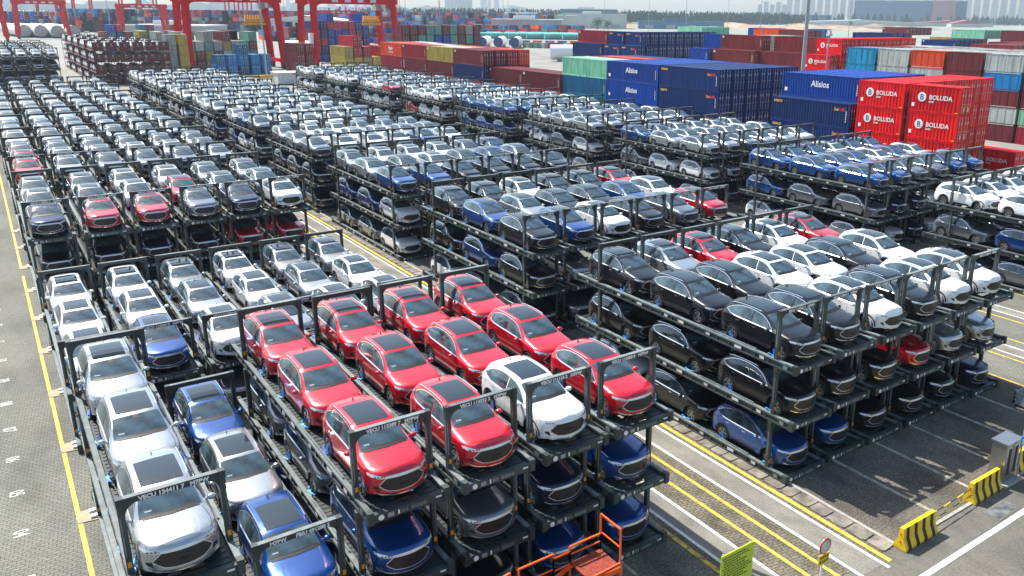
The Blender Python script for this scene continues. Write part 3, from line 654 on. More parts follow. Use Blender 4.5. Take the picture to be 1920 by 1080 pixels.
# footing pads along the left block
for i, y in enumerate((26.9, 33.4, 39.8, 46.4, 53.0, 59.3, 65.8, 72.3, 78.8, 85.2)):
    e = empty('footing_pad', (.86, y, -.01)); tag(e, f'tan footing plate with two white blocks, {("nearest","second","third","fourth","fifth","sixth","seventh","eighth","ninth","farthest")[i]} beside the left racks', 'footing pad', 'footing plates along the lane')
    g = MB(); g.prism([(-.45,-.38),(.42,-.5),(.42,.5),(-.32,.46),(-.36,.1),(-.5,.05)], 'z', 0, .03); g.build('plate', mat('pad_tan_%d' % i, (.42,.33,.22), .9, var=.2), e)
    for s in (-.22, .20): g = MB(); g.box(-.02, .22, s-.1, s+.12, .03, .12); g.build('block', M['worn_white'], e)

# ------------------------------------------------------------------ shipping containers
CH_ = 2.88
CCOL = {'db': (.003,.028,.135), 'bl': (.002,.055,.32), 'lb': (.01,.20,.48), 'cy': (.01,.28,.50), 'te': (.01,.13,.26), 'mi': (.24,.58,.38), 'ma': (.17,.022,.030), 'mb': (.22,.030,.03), 'cr': (.38,.015,.035), 'rd': (.72,.003,.006),
        'or': (.72,.07,.015), 'ol': (.38,.28,.05), 'ye': (.52,.33,.04), 'wh': (.46,.50,.46), 'gr': (.30,.32,.29), 'gn': (.12,.30,.24)}
CNAME = {'db': 'dark blue', 'bl': 'bright blue', 'lb': 'light blue', 'cy': 'cyan blue', 'te': 'teal blue', 'mi': 'mint green', 'ma': 'maroon', 'mb': 'brown-red', 'cr': 'crimson', 'rd': 'bright red', 'or': 'orange', 'ol': 'olive', 'ye': 'mustard yellow', 'wh': 'off-white', 'gr': 'grey', 'gn': 'sea green'}
for k, c in CCOL.items():
    M['c_'+k] = mat('container_'+CNAME[k].replace(' ', '_'), c, .55, var=.32, vscale=1.6, spec=.3, rnd=.18, streak=(1, 1, .18), dirt=((.10,.05,.03), 2.2, .70))
M['rod'] = mat('galvanised_rod', (.42,.43,.42), .4, .4)
M['railblock'] = mat('dark_rail_block', (.02,.02,.02), .8)
CM = {}
def container_meshes(L, col):
    if (L, col) in CM: return CM[L, col]
    g = MB(); H, Wd = CH_, 2.44; n = int(L/.42); p = (L-.3)/n
    for s in (0, 1):
        xo = .02 if s == 0 else Wd-.02; dx = .055 if s == 0 else -.055
        for i in range(n):
            y = .15+i*p; a, b, c, d = y, y+p*.32, y+p*.5, y+p*.82
            for (ya, xa, yb, xb) in ((a, xo, b, xo), (b, xo, c, xo+dx), (c, xo+dx, d, xo+dx), (d, xo+dx, y+p, xo)):
                g.quad([(xa, ya, .16), (xb, yb, .16), (xb, yb, H-.1), (xa, ya, H-.1)])
    for i in range(9):
        x = .1+i*.25; a = .02 if i % 2 else 0
        g.quad([(x, L-.04-a, .15), (x+.25, L-.04-a, .15), (x+.25, L-.04-a, H-.1), (x, L-.04-a, H-.1)])
    nr = int(L/1.1)
    for i in range(nr):
        y = .1+(L-.2)*i/nr; w = (L-.2)/nr; g.quad([(.05, y, H-.03), (Wd-.05, y, H-.03), (Wd-.05, y+w*.5, H-.03), (.05, y+w*.5, H-.03)]); g.quad([(.05, y+w*.5, H-.045), (Wd-.05, y+w*.5, H-.045), (Wd-.05, y+w, H-.045), (.05, y+w, H-.045)])
    g.box(.02, Wd-.02, .05, L-.05, .12, .16)
    f = MB()
    for x in (0, Wd-.16):
        for y in (0, L-.16): f.box(x, x+.16, y, y+.16, 0, H)
        f.box(x+(.04 if x else 0), x+(.16 if x else .12), .16, L-.16, H-.12, H-.01); f.box(x+(.04 if x else 0), x+(.16 if x else .12), .16, L-.16, .01, .17)
    for y in (.01, L-.13): f.box(.16, Wd-.16, y, y+.12, H-.13, H-.012); f.box(.16, Wd-.16, y, y+.12, .012, .16)
    for y in (L*.5-1.1, L*.5+.8): f.box(-.005, .05, y, y+.35, .03, .13, 1)  # two near-black blocks on the lower side rail
    d = MB(); d.box(.17, Wd/2-.01, .06, .1, .17, H-.14); d.box(Wd/2+.01, Wd-.17, .06, .1, .17, H-.14)
    for i in range(5):
        z = .4+i*.5
        for a in (.25, 1.28): d.box(a, a+.9, .045, .06, z, z+.2)
    r = MB()
    for x in (.42, .92, 1.52, 2.02): r.box(x-.025, x+.025, .02, .05, .15, H-.12); r.box(x-.03, x+.25, .0, .03, 1.1, 1.16)
    for x in (.3, .75, 1.5, 1.95): r.box(x, x+.2, .03, .044, 1.9, 2.2)
    m = M['c_'+col]
    CM[L, col] = (g.mesh('corrugated_shell', [m]), f.mesh('corner_frame', [m, M['railblock']]), d.mesh('door', [m]), r.mesh('lock_rod', [M['rod']])); return CM[L, col]
CN = 0; CONT = []; farK = {6: [], 12: []}
def container(x, y, z, L, col, label, door=True, logo=None, rz=0):
    global CN; CN += 1
    if CN <= len(KLOD) and KLOD[CN-1] != '1': farK[int(L)].append(((x, y, z), 'c_'+col)); CONT.append(None); return None
    sh, fr, dr, ro = container_meshes(L, col)
    e = empty('shipping_container', (x, y, z), rz); CONT.append(e); tag(e, label, 'container', 'stacked shipping containers')
    link('shell', sh, e); link('corner_frame', fr, e)
    if door: o = link('door', dr, e); link('lock_rod', ro, o)
    if logo: logo(e, L)
    return e
wm = M['white']; M['navytxt'] = mat('navy_lettering', (.03,.05,.20), .5); M['gold'] = mat('gold_lettering', (.75,.42,.03), .5); M['redtxt'] = mat('red_lettering', (.75,.02,.03), .5)
XF = -.012
def idcode(e, L):
    text('%s %03d%03d %d' % (random.choice(('SEGU','TCNU','BLUU','CAIU')), random.randint(0, 999), random.randint(0, 999), random.randint(0, 9)), .22, wm, (XF, .95, 2.35), FACE_LEFT, e, align='RIGHT') if False else None
    g = MB(); 
    for i in range(5): g.box(XF-.006, XF, .45, .58, .7+i*.28, .9+i*.28)
    g.build('code_plate', M['worn_white'], e)
def lg_alisios(e, L): text('Alisios', 1.05, wm, (XF, L*.5, 1.35), FACE_LEFT, e, .02); g = MB(); g.box(XF-.01, XF, L-.9, L-.45, .55, 1.0); g.build('placard', wm, e); idcode(e, L)
def lg_seaco(e, L): text('seaco', .62, M['gold'], (XF, L-1.1, 2.25), FACE_LEFT, e, .012, name='lettering'); text('Sea', .5, M['gold'], (XF, 1.95, 1.98), FACE_LEFT, e, .012); text('CUBE', .45, M['redtxt'], (XF, 1.25, 1.98), FACE_LEFT, e, .012); idcode(e, L)
def lg_boluda(e, L):
    g = MB(); g.tube((XF, L*.74, 1.62), (XF-.015, L*.74, 1.62), .50, 0, n=28); g.build('emblem', wm, e)
    text('B', .85, M['navytxt'], (XF-.02, L*.74, 1.32), FACE_LEFT, e, .012); text('BOLUDA', .66, wm, (XF, L*.60, 1.42), FACE_LEFT, e, .014, align='LEFT', sx=1.02); text('LINES', .26, wm, (XF, L*.60, 1.08), FACE_LEFT, e, .005, align='LEFT')
    g = MB(); g.box(XF-.01, XF, L-.75, L-.42, .55, .95); g.build('placard', wm, e)
    g = MB(); g.box(XF-.01, XF, .12, .5, .2, .28); g.box(.3, 2.1, -.012, 0, .86, .9, 0); g.build('yellow_mark', M['gold'], e)
    g = MB(); g.box(.7, .95, .01, .03, .35, .75); g.box(1.5, 1.75, .01, .03, .35, .75); g.build('placard', M['worn_white'], e)
def lg_ms(e, L): text('MIN SHENG', .62, M['navytxt'], (XF, L*.44, 1.15), FACE_LEFT, e, .012); g = MB(); g.box(XF-.01, XF, L-1.1, L-.5, 2.1, 2.45); g.build('placard', M['cr'] if 'cr' in M else M['redtxt'], e)
def lg_cosco(e, L): text('COSCO', .50, wm, (XF, L*.5, 1.3), FACE_LEFT, e, .015); g = MB(); ring(g, XF-.005, L*.5, 1.48, 1.0, .62); g.build('emblem', wm, e); idcode(e, L)
def lg_cai(e, L): text('CAI', .8, wm, (XF, L-1.3, 1.9), FACE_LEFT, e, .02); idcode(e, L)
def lg_tex(e, L): text('tex', .8, wm, (XF, L-.75, .7), (math.pi/2, -math.pi/2, -math.pi/2), e, .02, align='LEFT'); g = MB(); g.box(XF-.008, XF, L*.25, L*.52, .7, 1.9); g.box(XF-.008, XF, L*.6, L*.64, .7, 1.9); g.box(XF-.008, XF, L*.66, L*.82, 1.1, 1.7); g.build('repair_patch', M['c_cr'], e)
def lg_small(e, L): g = MB(); g.box(XF-.01, XF, L-.95, L-.45, 2.2, 2.6); g.build('placard', M['worn_white'], e); idcode(e, L)
def lg_flor(e, L): text('Florens', .6, wm, (XF, L-.8, .6), (math.pi/2, -math.pi/2, -math.pi/2), e, .012, align='LEFT'); idcode(e, L)
def ring(g, x, y, z, ry, rz):
    n = 32
    for k in range(n):
        a, b = 2*math.pi*k/n, 2*math.pi*(k+1)/n
        g.quad([(x, y+ry*math.cos(a), z+rz*math.sin(a)), (x, y+ry*math.cos(b), z+rz*math.sin(b)), (x, y+(ry-.07)*math.cos(b), z+(rz-.07)*math.sin(b)), (x, y+(ry-.07)*math.cos(a), z+(rz-.07)*math.sin(a))])
TN = {0: 'ground', 1: 'second', 2: 'third', 3: 'fourth', 4: 'fifth', 5: 'sixth'}
def stack(name, x, y, L, tiers, cols=1, logos={}, colcols=None, p=2.62, lowfront=True):
    """tiers: colours bottom to top of the west face; colcols: {col: colours}; hidden inner boxes are left out"""
    n = len(tiers)
    for c in range(cols):
        cl = (colcols or {}).get(c, tiers)
        for t in range(len(cl)):
            front = name.endswith('*')
            if c and not front and t < len(cl)-1: continue
            container(x+c*p, y, t*(CH_+.02), L, cl[t], f'{CNAME[cl[t]]} container, {TN[t]} tier{", "+ORD[min(c, 8)]+" column" if cols > 1 else ""}, {name.strip("*")}', logo=logos.get((c, t)), door=front or True)
A6 = lg_alisios; SC = lg_seaco; BO = lg_boluda
stack('dark blue block behind the right racks*', 79.7, 80.7, 12.19, ['db']*4, 6, {(0, t): SC for t in range(4)})
stack('wide-lettered blue row of the dark blue block', 79.7, 93.2, 12.19, ['db','bl','bl','bl'], 6, {(0, 1): A6, (0, 2): A6, (0, 3): A6})
stack('mint-topped row beside the blue block', 79.7, 105.6, 12.19, ['db','te','te','mi'], 6, {(0, 3): idcode, (0, 2): idcode}, {1: ['wh']*4, 2: ['ma']*4, 3: ['or']*4, 4: ['ma']*4, 5: ['db']*4})
stack('low blue step left of the red block*', 82.4, 61.5, 12.19, ['db']*3, 1, {(0, t): SC for t in range(3)})
stack('tall blue row left of the red block', 85.0, 62.2, 12.19, ['db','db','bl','bl'], 5, {(0, 3): A6})
stack('left half of the bright red block*', 82.2, 54.4, 6.06, ['rd']*4, 7, {(0, t): BO for t in range(4)})
stack('near half of the bright red block*', 82.4, 47.9, 6.06, ['rd']*4, 1, {(0, t): BO for t in range(4)})
container(100.9, 50.6, 0, 6.06, 'rd', 'single bright red container low at the foot of the red block', logo=BO)
container(119, 49.2, 0, 6.06, 'rd', 'bright red container standing alone at the right edge'); container(121.7, 49.2, 0, 6.06, 'rd', 'lone bright red container right of another at the right edge'); container(121.7, 49.2, 2.9, 6.06, 'cr', 'crimson container on top of a lone red one at the right edge')
D = [(['or','or','db','ma'], 'maroon-topped'), (['or','or','ma','ol'], 'olive-topped'), (['ma','ma','ma','cr'], 'crimson-topped'), (['ma','ma','cr','or'], 'orange-topped')]
for i, (t, nm) in enumerate(D):
    stack(f'{nm} row of the long mixed block{"*" if i == 0 else ""}', 78.2, 142.3+12.55*i, 12.19, t, 4, {(0, 3): (lambda e, L: (text('Itecsi', 1.1, wm, (XF, L*.5, 1.35), FACE_LEFT, e, .02), text('itecsi-intermodal', .42, wm, (XF, L*.5, .7), FACE_LEFT, e, .005))) if i == 3 else lg_small, (0, 2): lg_flor if i == 2 else idcode},
          {1: ['ma','ma','ma',('ma','wh','ma','or')[i]], 2: ['ma','ma','cr',('cr','ol','wh','cr')[i]], 3: ['ma','ma','ma',('or','cr','ma','wh')[i]]})
stack('nearer half of the low maroon wall', 79.3, 117.95, 12.19, ['or','or','ma'], 2, {(0, 2): lg_small})
stack('farther half of the low maroon wall', 79.3, 130.25, 12.0, ['or','or','ma'], 2, {(0, 2): lg_small})
# second line
stack('crimson-topped stack behind the open yard', 125, 165.5, 12.19, ['db','db','db','db','cr'], 1, {(0, 4): lg_small})
stack('blue stack beside the crimson-topped one', 125, 159, 6.06, ['db']*5, 1, {(0, 4): SC})
stack('long dark blue row with many doors*', 125, 152.3, 6.06, ['db']*5, 9, {(0, 4): SC})
stack('dark blue stack before the crimson-topped one', 121.7, 163.2, 12.19, ['db']*4, 1, {(0, 3): idcode})
stack('blue pair lower left of the door row', 121.7, 156.3, 6.06, ['db']*4, 1, {(0, 3): SC})
stack('blue corner lower right of the door row*', 121.7, 149.8, 6.06, ['db']*4, 2, {(0, 3): SC})
stack('far brown-red stack of the middle row', 161.5, 190, 6.06, ['mb']*4, 1, {(0, 3): lg_small}); stack('brown-red stack of the middle row', 161.5, 180.5, 6.06, ['mb']*4, 1, {(0, 3): lg_flor}); stack('cyan stack of the middle row', 160.5, 171.5, 6.06, ['cy']*4, 3, {(0, 3): idcode})
stack('off-white stack in front of the middle row', 150.5, 180.5, 6.06, ['wh']*3, 1); stack('brown-red stack in front of the middle row', 150.5, 173, 6.06, ['mb']*3, 1, {(0, 2): lg_small}); stack('cyan stack in front of the middle row', 150.5, 165.5, 6.06, ['cy']*3, 1)
stack('blue end of the low maroon row', 127.8, 133.2, 6.06, ['bl']*4, 1, {(0, 3): idcode}); stack('low maroon row behind the blue block*', 128.6, 120.6, 12.19, ['mb']*4, 1, {(0, 3): lg_small})
stack('blue end of the high maroon row', 134, 135.2, 6.06, ['bl']*5, 1, {(0, 4): idcode}); stack('high maroon row behind the blue block*', 133.2, 122.8, 12.19, ['mb']*5, 1, {(0, 4): lg_small})
stack('off-white stack right of the high maroon row', 137.5, 122.5, 6.06, ['ma','wh','wh','wh','wh'], 3, {}, {1: ['wh']*5, 2: ['gn']*5})
stack('maroon row left of the far red stack', 134.5, 108.6, 12.19, ['ma','ma','ma','ma','mb'], 1); stack('maroon row below the far red stack', 130, 109.2, 12.19, ['ma']*4, 1)
stack('far red stack with many doors*', 131.8, 101.6, 6.06, ['rd']*5, 9, {(0, 4): BO, (0, 3): BO}); stack('nearer red step of the far red stack*', 128.9, 101.8, 6.06, ['rd']*4, 1, {(0, 3): BO})
HS = 2.6
y = 97.4-6.06
wall = (('cyan', ['ma','ma','wh','cy','cy'], {4: idcode, 3: idcode}), ('lettered white', ['ma','wh','ma','wh','wh'], {4: lg_ms, 3: lg_ms}), ('patched orange', ['ma','ma','wh','wh','or'], {4: lg_tex, 3: lg_ms}), ('dark maroon', ['wh','ma','ma','ma','ma'], {4: lg_flor, 3: lg_small}), ('streaked white', ['ma','wh','ma','lb','wh'], {4: lg_small, 3: lg_cosco, 2: idcode}), ('mint and crimson', ['cr','mi','ma','ma'], {0: lg_cai, 2: lg_small}), ('right edge', ['ma','cr','ma','mb'], {}))
for q, (nm, tt, lg) in enumerate(wall):
    for c in range(9):
        for t in range(len(tt)):
            if c and t < len(tt)-1 and not (q >= 5 and c < 2): continue
            container(128+c*2.62, y, t*HS, 6.06, tt[t] if c == 0 else crng.choice(('ma','wh','wh','gr','mb')), f'container roof, {TN[t]} tier, {ORD[c]} column, {nm} row, right-hand wall' if c else f'{CNAME[tt[t]]} container, {TN[t]} tier, {nm} row of the right-hand wall', logo=lg.get(t) if c == 0 else None)
    y -= 6.55
# far right rows
for i, (nm, x, y, L, tt, nc) in enumerate((('maroon row under the spoil heaps', 200, 166, 12.19, ['ma']*5, 2), ('orange-topped far row', 204, 180, 12.19, ['ma','ma','ma','ma','or'], 2), ('blue lettered far row', 193, 133.5, 12.19, ['ma','ma','ma','ma','db'], 3), ('far maroon terrace', 300, 200, 12.19, ['ma']*5, 6), ('mint far row', 281, 158, 12.19, ['ma','ma','ma','ma','mi'], 8), ('last maroon terrace', 281, 140, 12.19, ['ma']*5, 9),
     ('dark blue far shelf', 254, 152, 12.19, ['ma','ma','ma','db'], 6), ('maroon far shelf', 252, 128, 12.19, ['ma']*4, 9), ('low far maroon shelf', 225, 118, 12.19, ['mb']*4, 9), ('mustard strip of the far shelf', 290, 172, 12.19, ['ma','ma','ma','ye'], 3), ('far mint-roofed row', 200, 212, 12.19, ['gn','gn','gn','gn','mi'], 5), ('blue far strip', 214, 192, 12.19, ['bl']*5, 2), ('cyan far strip', 222, 180, 6.06, ['cy']*5, 2))):
    stack(nm, x, y, L, tt, nc, {(0, len(tt)-1): lg_small})
# far middle stacks under the cranes
frng = random.Random(8)
def field(name, x0, cols, rows, y0, L, hs, cs, p=2.7, yp=None):
    for r in range(rows):
        for c in range(cols):
            h = hs[(c+r*3) % len(hs)] if isinstance(hs, (list, tuple)) else hs
            for t in range(h):
                if r and t < h-2: continue
                cl = frng.choice(cs)
                container(x0+c*p, y0+r*(yp or L+.6), t*(CH_+.02), L, cl, f'{CNAME[cl]} container, {TN[t]} tier, column {c+1}, {("front","second","third")[r]} row, {name}', door=(r == 0))
field('far yard block', 106, 10, 1, 243, 6.06, 5, ['ma','ma','mb','gn','gr','ma','bl'])
field('block below the crane beam', 44, 12, 2, 290, 12.19, [3,4,3,4,3], ['ma','mb','ma','ol','gr','gn','wh'])
field('blue cluster before the left crane', 57, 5, 1, 262, 6.06, [2,2,3,2], ['lb','lb','te','lb'], 3.2)
field('tan stack beside the maroon racks', 44.5, 1, 1, 262, 6.06, [4], ['gr'])
field('mustard stack beside the left crane', 47.5, 1, 1, 262, 6.06, [4], ['ye','ye','ma'])
field('dark stack at the crane foot', 80, 2, 1, 262, 12.19, 3, ['ma'])
field('blue tower inside the right crane', 104, 8, 1, 318, 12.19, [5,5,6,4,5], ['db','bl','cr','ma','bl'])
field('mustard blocks behind the car rows', 85.5, 5, 1, 236, 12.19, [3,4,3,2,3], ['ye','cr','ol','ol'])
field('distant blocks left of the first crane', 46, 12, 1, 415, 12.19, [3,4,4,3], ['ma','gr','cr','bl','mb','te','db'], 3.0)
row = ['gr','gn','wh','cr','ma','wh','cr','gr','ma','ma','wh','gn','wh','ma']
for i, cl in enumerate(row): container(247+i*2.9, 398-i*3.2, 0, 6.06, cl, f'{CNAME[cl]} container, number {i+1} from the left in the low row across the open yard', door=True)
for i, cl in enumerate(('lb','te','or','lb','bl','or','lb','gr')): container(258+i*5.2, 432-i*5.2, 0, 6.06, cl, f'{CNAME[cl]} box, number {i+1} from the left behind the low row', door=False)
def kbox(L):
    g = MB(); g.box(.05, 2.39, .06, L-.05, .1, 2.84)
    for x in (0, 2.3):
        for yy in (0, L-.14): g.box(x, x+.14, yy, yy+.14, 0, 2.88)
        g.box(x, x+.14, .14, L-.14, 2.76, 2.87); g.box(x, x+.14, .14, L-.14, 0, .14)
    for x in (.5, 1.0, 1.5, 2.0): g.box(x, x+.06, .03, .06, .1, 2.75, 1)
    for i in range(int(L/1.2)): g.box(.015, .05, .5+i*1.2, .7+i*1.2, .16, 2.74)
    return g
KP = ['c_'+k for k in CCOL]
for L in (6, 12):
    if farK[L]: mass('stacked_containers', kbox(6.06 if L == 6 else 12.19), [M['c_ma'], M['rod']], farK[L], KP, 'mixed shipping containers massed in the far stacks', 'containers')
# ------------------------------------------------------------------ gantry cranes
def crane(x0, x1, y, wb, zb, label, m, trolley=True, hz=2.4):
    e = empty('gantry_crane', (x0, y, 0)); tag(e, label, 'crane', 'red rubber tyred gantry cranes'); w = x1-x0
    for xs, s in ((0, 1), (w, -1)):
        for yy in (0, wb):
            g = MB(); a = Vector((xs-s*.8, yy+(-.8 if yy == 0 else .8), 2.4)); b = Vector((xs, yy, zb+.4))
            g.bar(a, b, 1.8, 1.5); g.build('leg', m, e)
        g = MB(); g.bar((xs-s*.8, -2.6, 2.6), (xs-s*.8, wb+2.6, 2.6), 1.4, 1.1); o = g.build('sill_beam', m, e)
        for yy in (-1.6, wb+1.6, 1.2, wb-1.2):
            g = MB(); g.tube((xs-s*.8-.4, yy, .8), (xs-s*.8+.4, yy, .8), .8, n=14); g.build('wheel', M['tyre'], o)
            g = MB(); g.box(xs-s*.8-.55, xs-s*.8+.55, yy-.6, yy+.6, 1.2, 2.1); g.build('bogie', m, o)
        g = MB(); g.bar((xs, .3, zb-4.2), (xs, wb-.3, zb-4.2), .3, .3); g.build('tie_beam', m, e)
    for yy in (0, wb):
        g = MB(); g.box(-1.6, w+1.6, yy-.75, yy+.75, zb, zb+hz); 
        for s, xc in ((1, .6), (-1, w-.6)): g.prism([(xc, zb), (xc+s*2.2, zb), (xc+s*1.0, zb-.35), (xc+s*.3, zb-1.0), (xc, zb-2.4)], 'y', yy-.6, yy+.6)
        for i in range(4): g.box(w*(.22+.16*i), w*(.22+.16*i)+2.0, yy-.80, yy-.75, zb+.5, zb+1.5, 1)
        g.build('girder', [m, M['worn_white']], e)
    if trolley:
        g = MB(); g.box(-2.2, -.6, -.9, 1.0, 6.6, 11.2); g.box(-2.0, -.5, -.6, .8, 2.6, 5.6); g.build('electric_house', M['white'], e)
        g = MB(); g.box(w-2.2, w-.3, 1.0, wb-1.0, zb-1.6, zb+.2); g.box(w-4.0, w-2.2, wb*.4, wb*.6, zb-2.0, zb); g.build('trolley', M['grey'], e)
        g = MB(); zz = zb-6.0; g.box(w-8.5, w-2.4, wb*.5-.5, wb*.5+.5, zz, zz+1.0); g.box(w-8.9, w-2.0, wb*.5-.3, wb*.5+.3, zz-1.0, zz-.2)
        for i in range(7): g.box(w-8.3+i*.85, w-7.9+i*.85, wb*.5-.7, wb*.5+.7, zz+.8, zz+2.2)
        g.build('spreader', mat('spreader_yellow', (.75,.36,.03), .5, var=.3), e)
        g = MB()
        for xx in (w-8, w-3): g.tube((xx, wb*.5, zz+1), (xx+1, wb*.5, zb), .05, n=5)
        g.build('hoist_rope', M['black'], e)
        g = MB(); g.box(w-.2, w+2.4, -.9, .9, zb-3.4, zb-3.1); g.box(w+.6, w+2.2, -.9, .9, zb-6, zb-5.8); g.bar((w+.9, 0, 3), (w+1.1, 0, zb-3), .12, .12); g.bar((w+2.2, -.8, zb-3.1), (w+2.2, -.8, zb+3), .1, .1); g.bar((w+.4, -.8, zb-3.1), (w+2.2, -.8, zb+3), .08, .08); g.build('access_platform', m, e)
    return e
crane(54.8, 81.5, 284, 13, 20.6, 'large red gantry crane behind the maroon racks, left of the pair', M['cranered'])
crane(93.5, 121, 284, 13, 20.6, 'large red gantry crane with white cabinet, right of the pair', M['cranered'])
crane(26, 50, 610, 14, 20, 'red gantry crane over white tower sections, upper left', M['cranered'], False, 2.6)
crane(82, 107, 620, 14, 18.5, 'slim red gantry crane behind the distant container blocks', M['cranered'], False)
crane(-2, 17, 560, 14, 20, 'red gantry crane cut off by the left frame edge', M['cranered'], False)
crane(205, 228, 600, 14, 16, 'faint gantry crane between the two large ones', M['cranered'], False)
for i, (x, y) in enumerate(((60, 1000), (95, 1050), (130, 980), (165, 1100), (262, 1110), (285, 1160))):
    e = empty('quay_crane', (x, y, 0)); tag(e, f'hazy red quay crane on the far horizon, {ORD[i]} from the left', 'crane', 'ship to shore cranes on the horizon')
    for a in (0, 16):
        for b in (0, 20): g = MB(); g.bar((a, b, 0), (a+1.5, b, 33), 1.6, 1.6); g.build('leg', M['cranered'], e)
    g = MB(); g.box(-10, 34, 8, 12, 31, 34); g.build('boom', M['cranered'], e)
    g = MB(); g.bar((2, 10, 33), (8, 10, 44), 1, 1); g.bar((8, 10, 44), (32, 10, 34), .5, .5); g.build('apex_frame', M['cranered'], e)
# ------------------------------------------------------------------ tower sections (white cylinders), office, small yard things
def section(name, a, b, r, label, col='white'):
    e = empty(name, a); tag(e, label, 'tube', 'white tower sections lying in the yard'); d = Vector(b)-Vector(a)
    g = MB(); g.tube((0,0,r+.6), (d.x,d.y,r+.6), r, n=32, cap=False); g.build('shell', M['white'], e, 40)
    for q, w in ((0, -1), (1, 1)):
        g = MB(); p = d*q; u = d.normalized()*w*.02; g.tube((p.x-u.x*3, p.y-u.y*3, r+.6), (p.x+u.x, p.y+u.y, r+.6), r*.97, n=32); g.build('end_cover', mat('end_cover_blue', (.03,.06,.16), .6) if col == 'blue' else M['gr'] if 'gr' in M else M['grey'], e)
    for f in (.2, .8): g = MB(); p = d*f; g.box(p.x-1.5, p.x+1.5, p.y-1.5, p.y+1.5, 0, 1.1); g.build('cradle', M['grey'], e)
section('tower_section', (187,285,0), (208,274,0), 2.9, 'large white tube lying left of the dark blue containers')
for i in range(3): section('tower_section', (222+6.5*i, 405-6*i, 0), (236+6.5*i, 424-6*i, 0), 2.6, f'white tube with dark blue end cover, {ORD[i]} from left beyond the orange container', 'blue')
section('tower_section', (97,330,0), (112,322,0), 3.4, 'white tube lying behind the left leg of the right crane'); section('tower_section', (113,321.4,0), (122,317,0), 3.4, 'short white tube end beside the right crane leg')
for i in range(4): section('tower_section', (30+8*i, 640-8*i, 0), (22+8*i, 720-8*i, 0), 3.6, f'white tube under the upper left crane, {ORD[i]} from left')
e = empty('site_office', (62.5,222,0)); tag(e, 'white flat-roofed site cabin in front of the right crane', 'cabin')
g = MB(); g.box(0, 11.5, 0, 6, 0, 2.9); g.box(-.2, 11.7, -.2, 6.2, 2.9, 3.1); g.build('wall', M['worn_white'], e)
g = MB(); g.box(6, 8, -.05, 0, .1, 2.2); g.build('door', M['grey'], e); g = MB(); g.box(8.6, 10.4, -.05, 0, .2, 1.9); g.build('sign_panel', M['c_lb'], e)
for i, (x, y) in enumerate(((55, 226), (58.5, 226.5))):
    e = empty('spreader_stand', (x, y, 0)); tag(e, f'yellow steel stand left of the white cabin, {("left", "right")[i]} one', 'stand', 'yellow stands by the cabin')
    g = MB(); g.box(0, 5.5, 0, .8, 1.6, 2.3); g.build('top_beam', M['yellow'], e)
    for a in (.6, 4.6): g = MB(); g.box(a, a+.3, .2, .5, 0, 1.6); g.build('leg', M['yellow'], e)
e = empty('reach_truck', (74.5,226,0)); tag(e, 'small yellow yard truck with blue panel by the white cabin', 'truck'); g = MB(); g.box(0, 3, 0, 2, .6, 1.4); g.box(.2, 1.4, .2, 1.8, 1.4, 2.6); g.build('body', M['yellow'], e)
for a in (.6, 2.4):
    for b in (.1, 1.9): g = MB(); g.tube((a, b-.15, .45), (a, b+.15, .45), .45, n=12); g.build('wheel', M['tyre'], e)
# covered teal pipe rows far behind, and the distant mass of containers
g = MB()
for i in range(14):
    for j in range(3): g.tube((300+i*9+j*14, 560-i*10+j*6, 2.2), (318+i*9+j*14, 552-i*10+j*6, 2.2), 2.2, n=8)
tag(g.build('covered_pipes', mat('teal_sheet', (.10,.38,.34), .7, var=.3, vscale=.2), smooth=50), 'teal covered pipe rows beyond the open yard', 'pipes', None, 'stuff')
cs = [M['c_'+k] for k in ('ma','bl','lb','te','mb','gr','db','cr','or','gn')]
g = MB(); dr = random.Random(4)
for (x0, x1, y0, y1, n, hm) in ((60, 250, 760, 900, 330, 6), (200, 560, 820, 1000, 520, 6), (-40, 80, 800, 1000, 200, 5), (250, 420, 560, 640, 90, 3), (150, 245, 470, 560, 120, 4)):
    for i in range(n*2):
        x = round(dr.uniform(x0, x1)/2.7)*2.7; y = round(dr.uniform(y0, y1)/13)*13
        for t in range(dr.randint(max(1, hm-3), hm)): g.box(x, x+2.44, y, y+12.2, t*2.9, t*2.9+2.85, dr.choice((0, 1, 2, 3, 4, 5, 6, 6, 0, 4, 7, 8, 9)))
tag(g.build('distant_containers', cs), 'hazy mass of mixed containers on the horizon', 'containers', None, 'stuff')
# ------------------------------------------------------------------ lamp masts
def mast(x, y, h, r, label, n=6):
    e = empty('lamp_mast', (x, y, 0)); tag(e, label, 'lamp post', 'tall lamp masts'); g = MB(); g.tube((0,0,0), (0,0,h), r, n=12, r2=r*.5); g.build('pole', M['grey'], e, 40)
    g = MB(); g.tube((0,0,h), (0,0,h+.3), r*3, n=12); g.build('lamp_ring', M['grey'], e)
    for i in range(n): a = 2*math.pi*i/n; g = MB(); g.box(math.cos(a)*r*3-.2, math.cos(a)*r*3+.2, math.sin(a)*r*3-.2, math.sin(a)*r*3+.2, h-.35, h); g.build('lamp_head', M['worn_white'], e)
mast(114, 95.5, 34, .42, 'thick grey lamp mast rising behind the dark blue containers')
MS = sorted(((62,230,31),(128,262,33),(208,470,34),(250,430,34),(330,560,34),(420,560,34),(450,540,34),(300,330,28),(500,500,30),(560,520,30),(720,640,34),(800,560,34),(330,900,36),(60,500,34),(420,320,26)), key=lambda a: a[0]/a[1])
for i, (x, y, h) in enumerate(MS):
    mast(x, y, h, .22, f'thin lamp mast against the skyline, {(ORD+("tenth","eleventh","twelfth","thirteenth","fourteenth","fifteenth"))[i]} thin one from the left', 4)
